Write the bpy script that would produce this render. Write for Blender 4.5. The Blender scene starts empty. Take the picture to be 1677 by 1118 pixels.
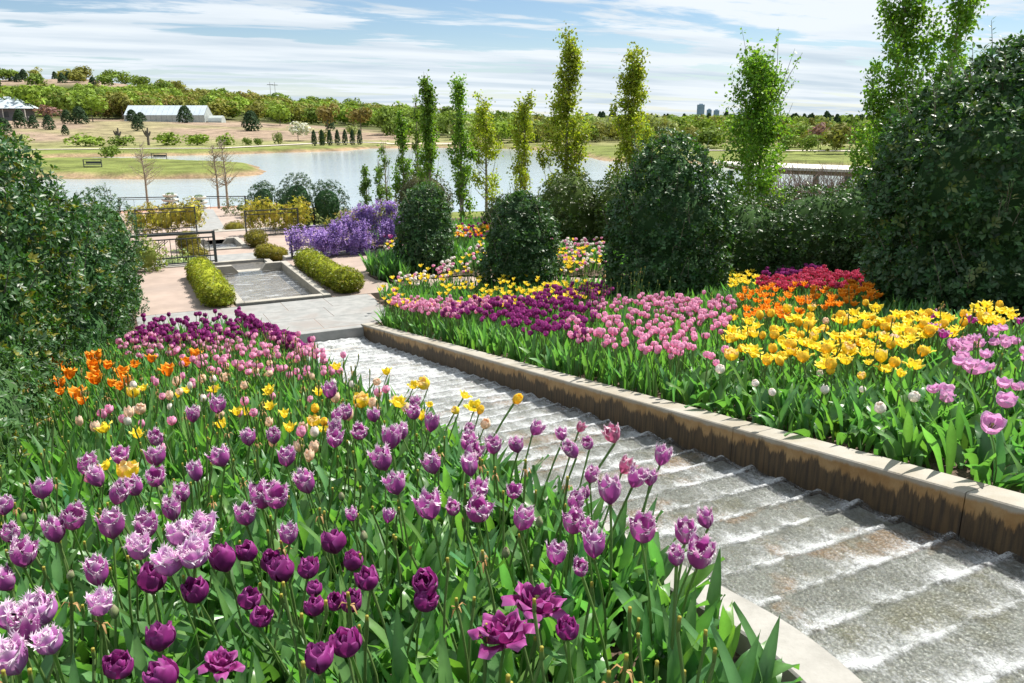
import bpy, math, random
import numpy as np
from mathutils import Vector, Matrix, Euler

# ------------------------------------------------------------------ camera, sky, sun, exposure
scene = bpy.context.scene
col = scene.collection
PITCH = math.atan(369.0 / 1304.0)
HEAD = math.radians(26.8)                     # camera heading, clockwise from the garden axis (+Y)
cam = bpy.data.cameras.new('camera')
cam.sensor_width = 36.0
cam.lens = 36.0 * 1304.0 / 1677.0
cam.clip_start = 0.05
cam.clip_end = 30000.0
cam_ob = bpy.data.objects.new('camera', cam)
cam_ob.location = (0, 0, 0)
cam_ob.rotation_euler = (math.radians(90) - PITCH, 0, -HEAD)
col.objects.link(cam_ob)
scene.camera = cam_ob

SUN_AZ, SUN_EL = math.radians(78), math.radians(57)
SKY_STRENGTH = 0.06
SUN_STRENGTH = 4.8
world = bpy.data.worlds.new('World')
scene.world = world
world.use_nodes = True
wt = world.node_tree
wt.nodes.clear()
def wn(t, **kw):
    n = wt.nodes.new(t)
    for k, v in kw.items():
        setattr(n, k, v)
    return n
def wl(a, b):
    wt.links.new(a, b)
def wmath(op, a, b=None, c=None):
    n = wn('ShaderNodeMath', operation=op)
    for i, v in enumerate((a, b, c)):
        if v is None:
            continue
        if isinstance(v, (int, float)):
            n.inputs[i].default_value = v
        else:
            wl(v, n.inputs[i])
    return n.outputs[0]
sky = wn('ShaderNodeTexSky', sky_type='NISHITA', sun_disc=False)
sky.sun_elevation = SUN_EL
sky.sun_rotation = SUN_AZ
sky.altitude = 250
sky.air_density = 1.0
sky.dust_density = 0.1
sky.ozone_density = 4.0
skys = wn('ShaderNodeVectorMath', operation='SCALE')
skys.inputs['Scale'].default_value = SKY_STRENGTH
wl(sky.outputs[0], skys.inputs[0])
# clouds: thin streaked layer, seen on a plane above the ground
tc = wn('ShaderNodeTexCoord')
sep = wn('ShaderNodeSeparateXYZ')
wl(tc.outputs['Generated'], sep.inputs[0])
zz = wmath('ADD', wmath('MAXIMUM', sep.outputs[2], 0.0), 0.055)
uu = wmath('DIVIDE', sep.outputs[0], zz)
vv = wmath('DIVIDE', sep.outputs[1], zz)
comb = wn('ShaderNodeCombineXYZ')
wl(uu, comb.inputs[0]); wl(vv, comb.inputs[1])
def cloud_noise(rot, sx, sy, off, scale, detail, rough, dist=0.0):
    mp = wn('ShaderNodeMapping')
    mp.inputs['Rotation'].default_value = (0, 0, rot)
    mp.inputs['Scale'].default_value = (sx, sy, 1)
    mp.inputs['Location'].default_value = off
    wl(comb.outputs[0], mp.inputs[0])
    nz = wn('ShaderNodeTexNoise')
    nz.inputs['Scale'].default_value = scale
    nz.inputs['Detail'].default_value = detail
    nz.inputs['Roughness'].default_value = rough
    nz.inputs['Distortion'].default_value = dist
    wl(mp.outputs[0], nz.inputs[0])
    return nz.outputs[0]
def ramp(v, lo, hi):
    n = wn('ShaderNodeMapRange', interpolation_type='SMOOTHSTEP')
    n.inputs['From Min'].default_value = lo
    n.inputs['From Max'].default_value = hi
    wl(v, n.inputs['Value'])
    return n.outputs[0]
n1 = cloud_noise(HEAD, 0.10, 0.36, (0.3, 5.15, 0), 1.6, 8, 0.62, 0.5)
n2 = cloud_noise(HEAD, 0.30, 0.62, (3.1, 9.7, 0), 2.6, 7, 0.6, 0.3)
n3 = cloud_noise(HEAD + 0.2, 0.22, 0.7, (7.7, 2.2, 0), 1.3, 6, 0.55, 0.2)
cover = ramp(wmath('ADD', wmath('MULTIPLY', n1, 0.75), wmath('MULTIPLY', n2, 0.55)), 0.592, 0.672)
lowband = ramp(wmath('SUBTRACT', 0.11, sep.outputs[2]), 0.0, 0.11)
cover = wmath('MINIMUM', wmath('ADD', cover, wmath('MULTIPLY', lowband, 0.5)), 0.97)
shade = ramp(n3, 0.38, 0.68)
ccol = wn('ShaderNodeMix', data_type='RGBA')
ccol.inputs[6].default_value = (0.47, 0.505, 0.535, 1)
ccol.inputs[7].default_value = (0.32, 0.38, 0.435, 1)
wl(shade, ccol.inputs[0])
smix = wn('ShaderNodeMix', data_type='RGBA')
wl(cover, smix.inputs[0])
wl(skys.outputs[0], smix.inputs[6])
wl(ccol.outputs[2], smix.inputs[7])
bg = wn('ShaderNodeBackground')
bg.inputs[1].default_value = 1.0
wl(smix.outputs[2], bg.inputs[0])
wo = wn('ShaderNodeOutputWorld')
wl(bg.outputs[0], wo.inputs[0])

sun = bpy.data.lights.new('sun', 'SUN')
sun.energy = SUN_STRENGTH
sun.angle = math.radians(0.53)
sun.color = (1.0, 0.95, 0.87)
sun_ob = bpy.data.objects.new('sun', sun)
sv = Vector((math.sin(SUN_AZ) * math.cos(SUN_EL), math.cos(SUN_AZ) * math.cos(SUN_EL), math.sin(SUN_EL)))
sun_ob.rotation_euler = sv.to_track_quat('Z', 'Y').to_euler()
sun_ob.location = (20, 5, 30)
col.objects.link(sun_ob)

vs = scene.view_settings
scene.display_settings.display_device = 'sRGB'
vs.view_transform = 'Standard'
vs.look = 'None'
vs.exposure = 0.95
vs.gamma = 1.0
vs.use_curve_mapping = False
cy = scene.cycles
cy.max_bounces = 7
cy.diffuse_bounces = 3
cy.glossy_bounces = 2
cy.transmission_bounces = 4
cy.transparent_max_bounces = 8
cy.volume_bounces = 0
cy.caustics_reflective = False
cy.caustics_refractive = False
cy.use_denoising = True
cy.sample_clamp_indirect = 4.0

# ------------------------------------------------------------------ helpers
rnd = random.Random(11)
rng = np.random.default_rng(5)

def tag(o, label=None, cat=None, group=None, kind=None):
    if label: o['label'] = label
    if cat: o['category'] = cat
    if group: o['group'] = group
    if kind: o['kind'] = kind
    return o

def mesh_np(name, V, F, mat=None, colors=None, smooth=True, attrs=None):
    """F: array (m,3)/(m,4) or list of such arrays"""
    if not isinstance(F, (list, tuple)):
        F = [F]
    F = [np.asarray(f, dtype=np.int32) for f in F if len(f)]
    V = np.asarray(V, dtype=np.float32)
    me = bpy.data.meshes.new(name)
    me.vertices.add(len(V))
    me.vertices.foreach_set('co', V.ravel())
    li = np.concatenate([f.ravel() for f in F])
    tot = np.concatenate([np.full(len(f), f.shape[1], dtype=np.int32) for f in F])
    st = np.concatenate([[0], np.cumsum(tot)[:-1]]).astype(np.int32)
    me.loops.add(len(li))
    me.loops.foreach_set('vertex_index', li)
    me.polygons.add(len(tot))
    me.polygons.foreach_set('loop_start', st)
    me.polygons.foreach_set('use_smooth', np.full(len(tot), smooth, dtype=bool))
    if colors is not None:
        c = np.asarray(colors, dtype=np.float32)
        if c.shape[1] == 3:
            c = np.concatenate([c, np.ones((len(c), 1), np.float32)], axis=1)
        a = me.color_attributes.new('Col', 'FLOAT_COLOR', 'POINT')
        a.data.foreach_set('color', c.ravel())
    for k, v in (attrs or {}).items():
        a = me.attributes.new(k, 'FLOAT', 'POINT')
        a.data.foreach_set('value', np.asarray(v, dtype=np.float32))
    me.update(calc_edges=True)
    me.validate()
    if mat:
        me.materials.append(mat)
    return me

def add_obj(name, data, parent=None, loc=(0, 0, 0), rot=(0, 0, 0), scale=(1, 1, 1)):
    o = bpy.data.objects.new(name, data)
    col.objects.link(o)
    o.location = loc
    o.rotation_euler = rot
    o.scale = scale
    if parent is not None:
        o.parent = parent
    return o

def empty(name, loc=(0, 0, 0), rz=0.0):
    o = bpy.data.objects.new(name, None)
    o.empty_display_size = 0.1
    col.objects.link(o)
    o.location = loc
    o.rotation_euler = (0, 0, rz)
    return o

class MB:
    """collects simple shapes into one mesh"""
    def __init__(s):
        s.V, s.F3, s.F4, s.n = [], [], [], 0
    def add(s, V, F):
        V = np.asarray(V, float)
        F = np.asarray(F, int)
        s.V.append(V)
        (s.F3 if F.shape[1] == 3 else s.F4).append(F + s.n)
        s.n += len(V)
        return s
    def box(s, a, b):
        x0, y0, z0 = a; x1, y1, z1 = b
        s.add([(x0,y0,z0),(x1,y0,z0),(x1,y1,z0),(x0,y1,z0),(x0,y0,z1),(x1,y0,z1),(x1,y1,z1),(x0,y1,z1)],
              [(3,2,1,0),(4,5,6,7),(0,1,5,4),(1,2,6,5),(2,3,7,6),(3,0,4,7)])
        return s
    def bbox(s, a, b, c=0.01):
        """box with chamfered upper edges and corners"""
        x0, y0, z0 = a; x1, y1, z1 = b
        r1 = [(x0,y0,z0),(x1,y0,z0),(x1,y1,z0),(x0,y1,z0)]
        r2 = [(x0,y0,z1-c),(x1,y0,z1-c),(x1,y1,z1-c),(x0,y1,z1-c)]
        r3 = [(x0+c,y0+c,z1),(x1-c,y0+c,z1),(x1-c,y1-c,z1),(x0+c,y1-c,z1)]
        F = [(3,2,1,0),(8,9,10,11)]
        for k in (0, 4):
            for i in range(4):
                j = (i + 1) % 4
                F.append((k+i, k+j, k+4+j, k+4+i))
        s.add(r1 + r2 + r3, F)
        return s
    def prism(s, pts, z0, z1):
        """vertical prism over a convex plan outline; z0,z1 scalars or per-point lists"""
        n = len(pts)
        z0 = [z0]*n if np.isscalar(z0) else z0
        z1 = [z1]*n if np.isscalar(z1) else z1
        V = [(p[0], p[1], z) for p, z in zip(pts, z0)] + [(p[0], p[1], z) for p, z in zip(pts, z1)]
        s.add(V, [(i, (i+1) % n, n+(i+1) % n, n+i) for i in range(n)])
        k = s.n - 2*n
        c0 = np.mean(V[:n], axis=0); c1 = np.mean(V[n:], axis=0)
        s.V.append(np.array([c0, c1])); s.n += 2
        T = [(k+(i+1) % n, k+i, k+2*n) for i in range(n)] + [(k+n+i, k+n+(i+1) % n, k+2*n+1) for i in range(n)]
        s.F3.append(np.array(T))
        return s
    def tube(s, pts, rad, sides=6):
        pts = np.asarray(pts, float); n = len(pts)
        rad = np.full(n, rad) if np.isscalar(rad) else np.asarray(rad, float)
        V = []
        t = np.gradient(pts, axis=0)
        t /= np.linalg.norm(t, axis=1)[:, None] + 1e-9
        ref = np.array([0.31, 0.95, 0.05])
        for i in range(n):
            a = np.cross(t[i], ref); 
            if np.linalg.norm(a) < 1e-3: a = np.cross(t[i], [1, 0, 0])
            a /= np.linalg.norm(a); b = np.cross(t[i], a)
            for k in range(sides):
                w = 2*math.pi*k/sides
                V.append(pts[i] + rad[i]*(math.cos(w)*a + math.sin(w)*b))
        F = []
        for i in range(n-1):
            for k in range(sides):
                k2 = (k+1) % sides
                F.append((i*sides+k, i*sides+k2, (i+1)*sides+k2, (i+1)*sides+k))
        s.add(V, F)
        return s
    def lathe(s, prof, c=(0, 0, 0), sides=16):
        V = []
        for r, z in prof:
            for k in range(sides):
                w = 2*math.pi*k/sides
                V.append((c[0]+r*math.cos(w), c[1]+r*math.sin(w), c[2]+z))
        F = []
        for i in range(len(prof)-1):
            for k in range(sides):
                k2 = (k+1) % sides
                F.append((i*sides+k, i*sides+k2, (i+1)*sides+k2, (i+1)*sides+k))
        s.add(V, F)
        return s
    def mesh(s, name, mat, smooth=False):
        V = np.concatenate(s.V)
        F = []
        if s.F3: F.append(np.concatenate(s.F3))
        if s.F4: F.append(np.concatenate(s.F4))
        return mesh_np(name, V, F, mat, smooth=smooth)
    def build(s, name, mat, parent=None, smooth=False, loc=(0, 0, 0), rot=(0, 0, 0)):
        return add_obj(name, s.mesh(name, mat, smooth), parent, loc, rot)

class Acc:
    """collects scattered template copies with a colour for every vertex"""
    def __init__(s):
        s.V, s.F3, s.F4, s.C, s.n = [], [], [], [], 0
    def add(s, V, F, C):
        F = np.asarray(F, int)
        s.V.append(V); s.C.append(C)
        (s.F3 if F.shape[1] == 3 else s.F4).append(F + s.n)
        s.n += len(V)
    def scatter(s, tV, tF, pos, B, scale, colr, tcol=None):
        """B: (N,3,3) with rows = images of x,y,z axes; scale (N,) or (N,3); colr (N,3); tcol (n,3) multiplier"""
        N = len(pos); n = len(tV)
        if N == 0: return
        scale = np.asarray(scale, float)
        if scale.ndim == 1: scale = np.repeat(scale[:, None], 3, axis=1)
        P = tV[None, :, :] * scale[:, None, :]
        W = np.einsum('nvi,nij->nvj', P, B) + pos[:, None, :]
        Cc = np.repeat(colr[:, None, :], n, axis=1)
        if tcol is not None: Cc = Cc * tcol[None]
        F = (np.asarray(tF, int)[None] + (np.arange(N) * n)[:, None, None]).reshape(-1, np.asarray(tF).shape[1])
        s.add(W.reshape(-1, 3), F, Cc.reshape(-1, 3))
    def mesh(s, name, mat, smooth=True):
        F = []
        if s.F3: F.append(np.concatenate(s.F3))
        if s.F4: F.append(np.concatenate(s.F4))
        return mesh_np(name, np.concatenate(s.V), F, mat, colors=np.concatenate(s.C), smooth=smooth)
    def build(s, name, mat, parent=None, smooth=True, loc=(0, 0, 0)):
        return add_obj(name, s.mesh(name, mat, smooth), parent, loc)

def norm(a):
    return a / (np.linalg.norm(a, axis=-1, keepdims=True) + 1e-9)
def frames(x_dir, up):
    """orthonormal rows: x along x_dir, z close to up"""
    x = norm(x_dir)
    y = norm(np.cross(up, x))
    z = np.cross(x, y)
    return np.stack([x, y, z], axis=1)
def rand_dirs(n):
    return norm(rng.normal(size=(n, 3)))
def in_poly(P, poly):
    x, y = P[:, 0], P[:, 1]
    poly = np.asarray(poly, float)
    ins = np.zeros(len(P), bool)
    j = len(poly) - 1
    for i in range(len(poly)):
        xi, yi = poly[i]; xj, yj = poly[j]
        c = ((yi > y) != (yj > y)) & (x < (xj - xi) * (y - yi) / (yj - yi + 1e-12) + xi)
        ins ^= c
        j = i
    return ins
def fill_poly(poly, density, min_d=0.0):
    poly = np.asarray(poly, float)
    lo, hi = poly.min(0), poly.max(0)
    n = int(np.prod(hi - lo) * density)
    P = lo + rng.random((n, 2)) * (hi - lo)
    return P[in_poly(P, poly)]
def seg_dist(P, poly):
    poly = np.asarray(poly, float)
    d = np.full(len(P), 1e9)
    for i in range(len(poly)):
        a, b = poly[i], poly[(i+1) % len(poly)]
        ab = b - a
        t = np.clip(((P - a) @ ab) / (ab @ ab), 0, 1)
        d = np.minimum(d, np.linalg.norm(P - (a + t[:, None]*ab), axis=1))
    return d
def vnoise(P, seed=0, freq=1.0):
    """cheap smooth noise in about -1..1"""
    r = np.random.default_rng(seed)
    o = np.zeros(len(P))
    for k in range(6):
        d = r.normal(size=P.shape[1]) * freq * (0.7 + 0.35*k)
        o += np.sin(P @ d + r.random()*6.28) / (1 + 0.3*k)
    return o / 3.2

# ------------------------------------------------------------------ materials
def new_mat(name):
    m = bpy.data.materials.new(name)
    m.use_nodes = True
    m.node_tree.nodes.clear()
    return m
class NT:
    def __init__(s, m):
        s.t = m.node_tree
    def n(s, typ, ins=None, **kw):
        nd = s.t.nodes.new(typ)
        for k, v in kw.items(): setattr(nd, k, v)
        for k, v in (ins or {}).items():
            if hasattr(v, 'is_output'): s.t.links.new(v, nd.inputs[k])
            else: nd.inputs[k].default_value = v
        return nd
    def noise(s, vec, scale, detail=4, rough=0.55, dist=0.0):
        return s.n('ShaderNodeTexNoise', {'Vector': vec, 'Scale': scale, 'Detail': detail, 'Roughness': rough, 'Distortion': dist}).outputs[0]
    def mixc(s, f, a, b, mode='MIX'):
        return s.n('ShaderNodeMix', {0: f, 6: a, 7: b}, data_type='RGBA', blend_type=mode).outputs[2]
    def math(s, op, a, b=0.0):
        return s.n('ShaderNodeMath', {0: a, 1: b}, operation=op).outputs[0]
    def ramp(s, v, lo, hi, a=0.0, b=1.0):
        return s.n('ShaderNodeMapRange', {'Value': v, 'From Min': lo, 'From Max': hi, 'To Min': a, 'To Max': b}, interpolation_type='SMOOTHSTEP').outputs[0]
    def pos(s):
        return s.n('ShaderNodeNewGeometry').outputs['Position']
    def map(s, vec, scale, rot=(0, 0, 0)):
        return s.n('ShaderNodeMapping', {'Vector': vec, 'Scale': scale, 'Rotation': rot}).outputs[0]
    def attr(s, name):
        return s.n('ShaderNodeAttribute', attribute_name=name)
    def bump(s, h, strength, dist=0.01):
        return s.n('ShaderNodeBump', {'Height': h, 'Strength': strength, 'Distance': dist}).outputs[0]
    def out(s, sh):
        s.n('ShaderNodeOutputMaterial', {0: sh})
def rgb(r, g, b):
    return (r, g, b, 1.0)

def plain_mat(name, c1, c2, scale=3.0, rough=0.8, bump=0.25, bscale=None, bdist=0.01, metallic=0.0, detail=6, c3=None):
    m = new_mat(name); t = NT(m)
    p = t.pos()
    f = t.ramp(t.noise(p, scale, detail, 0.62), 0.32, 0.68)
    c = t.mixc(f, rgb(*c1), rgb(*c2))
    if c3:
        c = t.mixc(t.ramp(t.noise(p, scale*0.23, 5, 0.6, 0.5), 0.5, 0.72, 0, 0.8), c, rgb(*c3))
    h = t.noise(p, bscale or scale*9, 5, 0.6)
    b = t.n('ShaderNodeBsdfPrincipled', {'Base Color': c, 'Roughness': rough, 'Metallic': metallic, 'Normal': t.bump(h, bump, bdist)})
    t.out(b.outputs[0])
    return m

def leaf_mat(name, transl=0.35, rough=0.42, spec=0.4, tboost=(1.25, 1.35, 0.6), var=0.18):
    """foliage or petals: colour from the mesh, part of the light passes through"""
    m = new_mat(name); t = NT(m)
    c = t.attr('Col').outputs['Color']
    oi = t.n('ShaderNodeObjectInfo').outputs['Random']
    nz = t.noise(t.pos(), 35.0, 3, 0.6)
    v = t.math('ADD', t.math('MULTIPLY', oi, var*1.2), t.math('MULTIPLY', nz, var*2))
    v = t.math('ADD', v, 1.0 - var*1.6)
    c = t.mixc(1.0, c, t.n('ShaderNodeCombineColor', {0: v, 1: v, 2: v}).outputs[0], 'MULTIPLY')
    pr = t.n('ShaderNodeBsdfPrincipled', {'Base Color': c, 'Roughness': rough, 'Specular IOR Level': spec})
    tc = t.mixc(1.0, c, rgb(*tboost), 'MULTIPLY')
    tr = t.n('ShaderNodeBsdfTranslucent', {'Color': tc})
    mx = t.n('ShaderNodeMixShader', {0: transl, 1: pr.outputs[0], 2: tr.outputs[0]})
    t.out(mx.outputs[0])
    return m

M = {}
M['petal'] = leaf_mat('petal', 0.38, 0.5, 0.25, (1.12, 0.95, 1.0), 0.10)
M['tulip_leaf'] = leaf_mat('tulip_leaf', 0.46, 0.36, 0.5, (1.15, 1.4, 0.5), 0.18)
M['holly_leaf'] = leaf_mat('holly_leaf', 0.22, 0.40, 0.32, (1.5, 1.8, 0.4), 0.22)
M['inner_leaf'] = leaf_mat('inner_leaf', 0.0, 0.9, 0.05, (1, 1, 1), 0.3)
M['tree_leaf'] = leaf_mat('tree_leaf', 0.42, 0.45, 0.3, (1.3, 1.35, 0.5), 0.18)
M['far_leaf'] = leaf_mat('far_leaf', 0.25, 0.7, 0.1, (1.2, 1.25, 0.6), 0.12)
M['bark'] = plain_mat('bark', (0.09, 0.07, 0.055), (0.2, 0.17, 0.14), 14, 0.9, 0.6)
M['pale_bark'] = plain_mat('pale_bark', (0.22, 0.18, 0.13), (0.36, 0.31, 0.24), 8, 0.9, 0.4)
M['mulch'] = plain_mat('mulch', (0.035, 0.022, 0.015), (0.13, 0.085, 0.055), 26, 0.95, 0.9, 60, 0.02)
M['metal'] = plain_mat('painted_metal', (0.035, 0.042, 0.045), (0.06, 0.068, 0.07), 6, 0.45, 0.05)
M['teal_metal'] = plain_mat('teal_metal', (0.03, 0.10, 0.11), (0.05, 0.14, 0.15), 6, 0.5, 0.05)
M['stone_path'] = plain_mat('stone_path', (0.20, 0.205, 0.20), (0.265, 0.265, 0.257), 5, 0.85, 0.2, c3=(0.22, 0.20, 0.185))
M['plaza'] = plain_mat('pink_concrete', (0.27, 0.21, 0.175), (0.34, 0.265, 0.222), 1.6, 0.9, 0.3, 60, c3=(0.235, 0.19, 0.165))
M['concrete'] = plain_mat('pale_concrete', (0.25, 0.235, 0.205), (0.34, 0.32, 0.28), 4, 0.85, 0.25, 45, c3=(0.36, 0.33, 0.27))
M['brick_paving'] = plain_mat('brick_paving', (0.36, 0.19, 0.13), (0.48, 0.28, 0.20), 6, 0.9, 0.2)
M['white_stone'] = plain_mat('white_stone', (0.48, 0.46, 0.41), (0.58, 0.56, 0.5), 8, 0.8, 0.2)
M['soil_dark'] = plain_mat('wet_stone', (0.05, 0.048, 0.042), (0.12, 0.11, 0.095), 9, 0.5, 0.3)

# ------------------------------------------------------------------ ground levels
def G(x, y):
    """soil level of the tulip garden: a 15 per cent slope that ends on the lower terrace"""
    return -1.70 - 0.151 * np.clip(y, -0.3, 13.58)
LAKE_Z = -7.0
LAKE = [(-90, 66), (-8, 64), (1, 63.2), (13, 62), (16, 57), (28, 51), (50, 36), (75, 31), (120, 30), (135, 55), (93, 78), (80, 100),
        (73, 112), (77, 124), (86, 150), (83, 160), (70, 176), (55, 179), (45, 169), (20, 162), (-6, 163), (-90, 168)]
PENINSULA = [(-60, 158), (-22, 153), (-5.6, 149.9), (6, 142), (15.8, 128), (19.9, 120), (19.5, 110), (17.5, 104), (11.6, 100.2), (4.1, 101.9), (-4, 108), (-22, 116), (-60, 122)]
def water_dist(P):
    """positive on land, negative over water"""
    d1 = seg_dist(P, LAKE); d2 = seg_dist(P, PENINSULA)
    inl = in_poly(P, LAKE); inp = in_poly(P, PENINSULA)
    d = np.where(inl, -d1, d1)
    return np.where(inl, np.maximum(d, np.where(inp, d2, -d2)), d)
def lerp_table(v, xs, ys):
    return np.interp(v, xs, ys)
def terrain(P):
    P = np.asarray(P, float)
    x, y = P[:, 0], P[:, 1]
    wob = vnoise(P, 3, 0.18) * 0.9 + vnoise(P, 8, 0.6) * 0.35
    d = water_dist(P) + wob
    th = np.degrees(np.arctan2(x, y)) - 26.8          # bearing from the camera heading
    D = np.hypot(x, y)
    land = LAKE_Z + np.clip(d * 0.35, -2.5, 0.75) + np.clip((d - 3) * 0.004, 0, 0.25)
    # far country
    m = lerp_table(th, [-40, -17, -8, 0, 20, 60], [-1.2, -2.6, -4.8, -6.0, -6.1, -6.0])
    t = lerp_table(th, [-40, -31, -22, -18, -15, -9, 0, 15, 60], [4, 6, 6.5, 4, 0.5, -1.5, -5.0, -6.0, -6.0])
    t2 = lerp_table(th, [-40, -33, -27, -23, -17, -9, 0, 15, 60], [20, 26, 29, 22, 10, 3, -5, -7, -7])
    base = lerp_table(th, [-40, -5, 5, 16, 24, 60], [0, 0, -10, -45, -60, -60])
    s = D - base * 0.9
    far = np.where(s < 342, -6.25 + (m + 6.25) * np.clip((s - 195) / 120, 0, 1) ** 1.1,
          np.where(s < 480, m + (t - m) * np.clip((s - 342) / 138, 0, 1) ** 0.9,
          np.where(s < 750, t + (t2 - t) * np.clip((s - 480) / 270, 0, 1), t2 * np.clip(1.0 - (s - 750) / 2500, 0, 1) - 9.0 * np.clip((s - 750) / 2500, 0, 1))))
    far = far + np.clip((s - 200) / 100, 0, 1) * vnoise(P, 5, 0.03) * 0.5
    z_far = np.where(d > 3, np.maximum(land, np.where(s > 195, far, land)), land)
    # near garden hill
    axis = lerp_table(y, [22.2, 22.3, 32.2, 32.3, 45, 57, 62, 64], [-4.0, -4.55, -4.6, -5.05, -5.7, -6.6, -6.9, -8.5])
    hill = np.minimum(G(x, y) - 0.25, LAKE_Z + 0.3 + np.clip(d * 0.11, -2.5, 3.4))
    bl = np.clip((x - 8.3) / 1.5, 0, 1) + np.clip((-1.5 - x) / 1.5, 0, 1)
    bl = np.clip(bl, 0, 1)
    nearz = np.where(y > 22.2, axis * (1 - bl) + hill * bl, G(x, y) - 0.25)
    nearz = np.where((y <= 22.2) & (x > 17), np.minimum(nearz, hill), nearz)
    near = (y < 66) & (D < 75) & (d > -3)
    w = np.clip((D - 62) / 12, 0, 1)
    return np.where(near, nearz * (1 - w) + z_far * w, z_far)

rings = np.concatenate([np.geomspace(0.8, 62, 95), np.arange(63.2, 200, 1.25), np.geomspace(201, 9000, 130)])
angs = np.concatenate([np.arange(-44, 44.01, 0.32), np.arange(48, 315.9, 4.0)])
A, Rr = np.meshgrid(np.radians(angs + 26.8), rings)
TX, TY = (Rr * np.sin(A)).ravel(), (Rr * np.cos(A)).ravel()
TP = np.stack([TX, TY], 1)
TZ = terrain(TP)
na, nr = len(angs), len(rings)
idx = np.arange(na * nr).reshape(nr, na)
nxt = np.roll(idx, -1, axis=1)
TF = np.stack([idx[:-1].ravel(), idx[1:].ravel(), nxt[1:].ravel(), nxt[:-1].ravel()], 1)
# ground cover colours: lawn by the water, dry pink meadow on the left slope, woodland floor beyond
dW = water_dist(TP)
th = np.degrees(np.arctan2(TX, TY)) - 26.8
Dd = np.hypot(TX, TY)
lawn = np.array([0.14, 0.165, 0.045]); meadow = np.array([0.245, 0.185, 0.135]); olive = np.array([0.2, 0.2, 0.085]); wood = np.array([0.075, 0.085, 0.03])
bank = np.array([0.27, 0.19, 0.12])
TC = np.tile(lawn, (len(TP), 1))
nz = vnoise(TP, 21, 0.12); nz2 = vnoise(TP, 22, 0.035)
def blend(C, w, c):
    w = np.clip(w, 0, 1)[:, None]
    return C * (1 - w) + c * w
TC = blend(TC, (Dd - 178 + nz*4) / 14, olive)
TC = blend(TC, ((Dd - 205 + nz*9 + nz2*6) / 16) * (th < -7), meadow)
TC = blend(TC, np.clip((0.4 - np.abs(nz2 - 0.1)) * 3, 0, 0.55) * ((Dd > 200) & (Dd < 330)), olive)
TC = blend(TC, (Dd - lerp_table(th, [-40, -17, -12, -5, 5, 15, 25], [345, 345, 300, 240, 215, 215, 190]) + nz*6) / 12, wood)
TC = blend(TC, (Dd - 640) / 40 * (th < -18) * 0.9, meadow)
TC = blend(TC, (1.6 - np.abs(dW - 0.2)) * 0.9, bank)
m = new_mat('ground_cover'); t = NT(m)
p = t.pos()
cc = t.attr('Col').outputs['Color']
f1 = t.ramp(t.noise(p, 0.22, 8, 0.72), 0.3, 0.7, 0.55, 1.45)
f2 = t.ramp(t.noise(p, 4.0, 4, 0.7), 0.3, 0.7, 0.8, 1.2)
ff = t.math('MULTIPLY', f1, f2)
cc = t.mixc(1.0, cc, t.n('ShaderNodeCombineColor', {0: ff, 1: ff, 2: ff}).outputs[0], 'MULTIPLY')
b = t.n('ShaderNodeBsdfPrincipled', {'Base Color': cc, 'Roughness': 0.95, 'Specular IOR Level': 0.1, 'Normal': t.bump(t.noise(p, 2.5, 5, 0.7), 0.6, 0.3)})
t.out(b.outputs[0]); M['ground'] = m
ground = add_obj('ground', mesh_np('ground', np.stack([TX, TY, TZ], 1), TF, M['ground'], colors=TC))
tag(ground, kind='structure')

# ------------------------------------------------------------------ lake
m = new_mat('lake_water'); t = NT(m)
p = t.pos()
w1 = t.noise(t.map(p, (0.5, 1.3, 1), (0, 0, 0.4)), 1.3, 5, 0.6)
w2 = t.noise(t.map(p, (1, 1.6, 1), (0, 0, -0.3)), 0.25, 3, 0.5)
patch = t.ramp(t.noise(t.map(p, (0.35, 1.0, 1), (0, 0, 0.5)), 0.035, 5, 0.6), 0.35, 0.65)
bst = t.math('ADD', t.math('MULTIPLY', patch, 0.22), 0.16)
nrm = t.n('ShaderNodeBump', {'Height': t.math('ADD', w1, w2), 'Strength': bst, 'Distance': 0.12}).outputs[0]
b = t.n('ShaderNodeBsdfPrincipled', {'Base Color': rgb(0.31, 0.36, 0.38), 'Roughness': 0.12, 'IOR': 1.33, 'Normal': nrm})
t.out(b.outputs[0]); M['lake'] = m
gx, gy = np.meshgrid(np.linspace(-110, 150, 40), np.linspace(28, 184, 30))
gi = np.arange(gx.size).reshape(gx.shape)
LF = np.stack([gi[:-1, :-1].ravel(), gi[:-1, 1:].ravel(), gi[1:, 1:].ravel(), gi[1:, :-1].ravel()], 1)
lake = add_obj('lake', mesh_np('lake', np.stack([gx.ravel(), gy.ravel(), np.full(gx.size, LAKE_Z)], 1), LF, M['lake']))
tag(lake, kind='structure')

def sheet(name, outline, z, mat, thick=0.25):
    """flat paved area with real edges"""
    n = len(outline)
    V = [(a, b_, z) for a, b_ in outline] + [(a, b_, z - thick) for a, b_ in outline]
    me = bpy.data.meshes.new(name)
    me.from_pydata(V, [], [tuple(range(n))] + [(i, i + n, (i+1) % n + n, (i+1) % n) for i in range(n)])
    me.materials.append(mat)
    o = add_obj(name, me)
    return tag(o, kind='structure')

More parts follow.
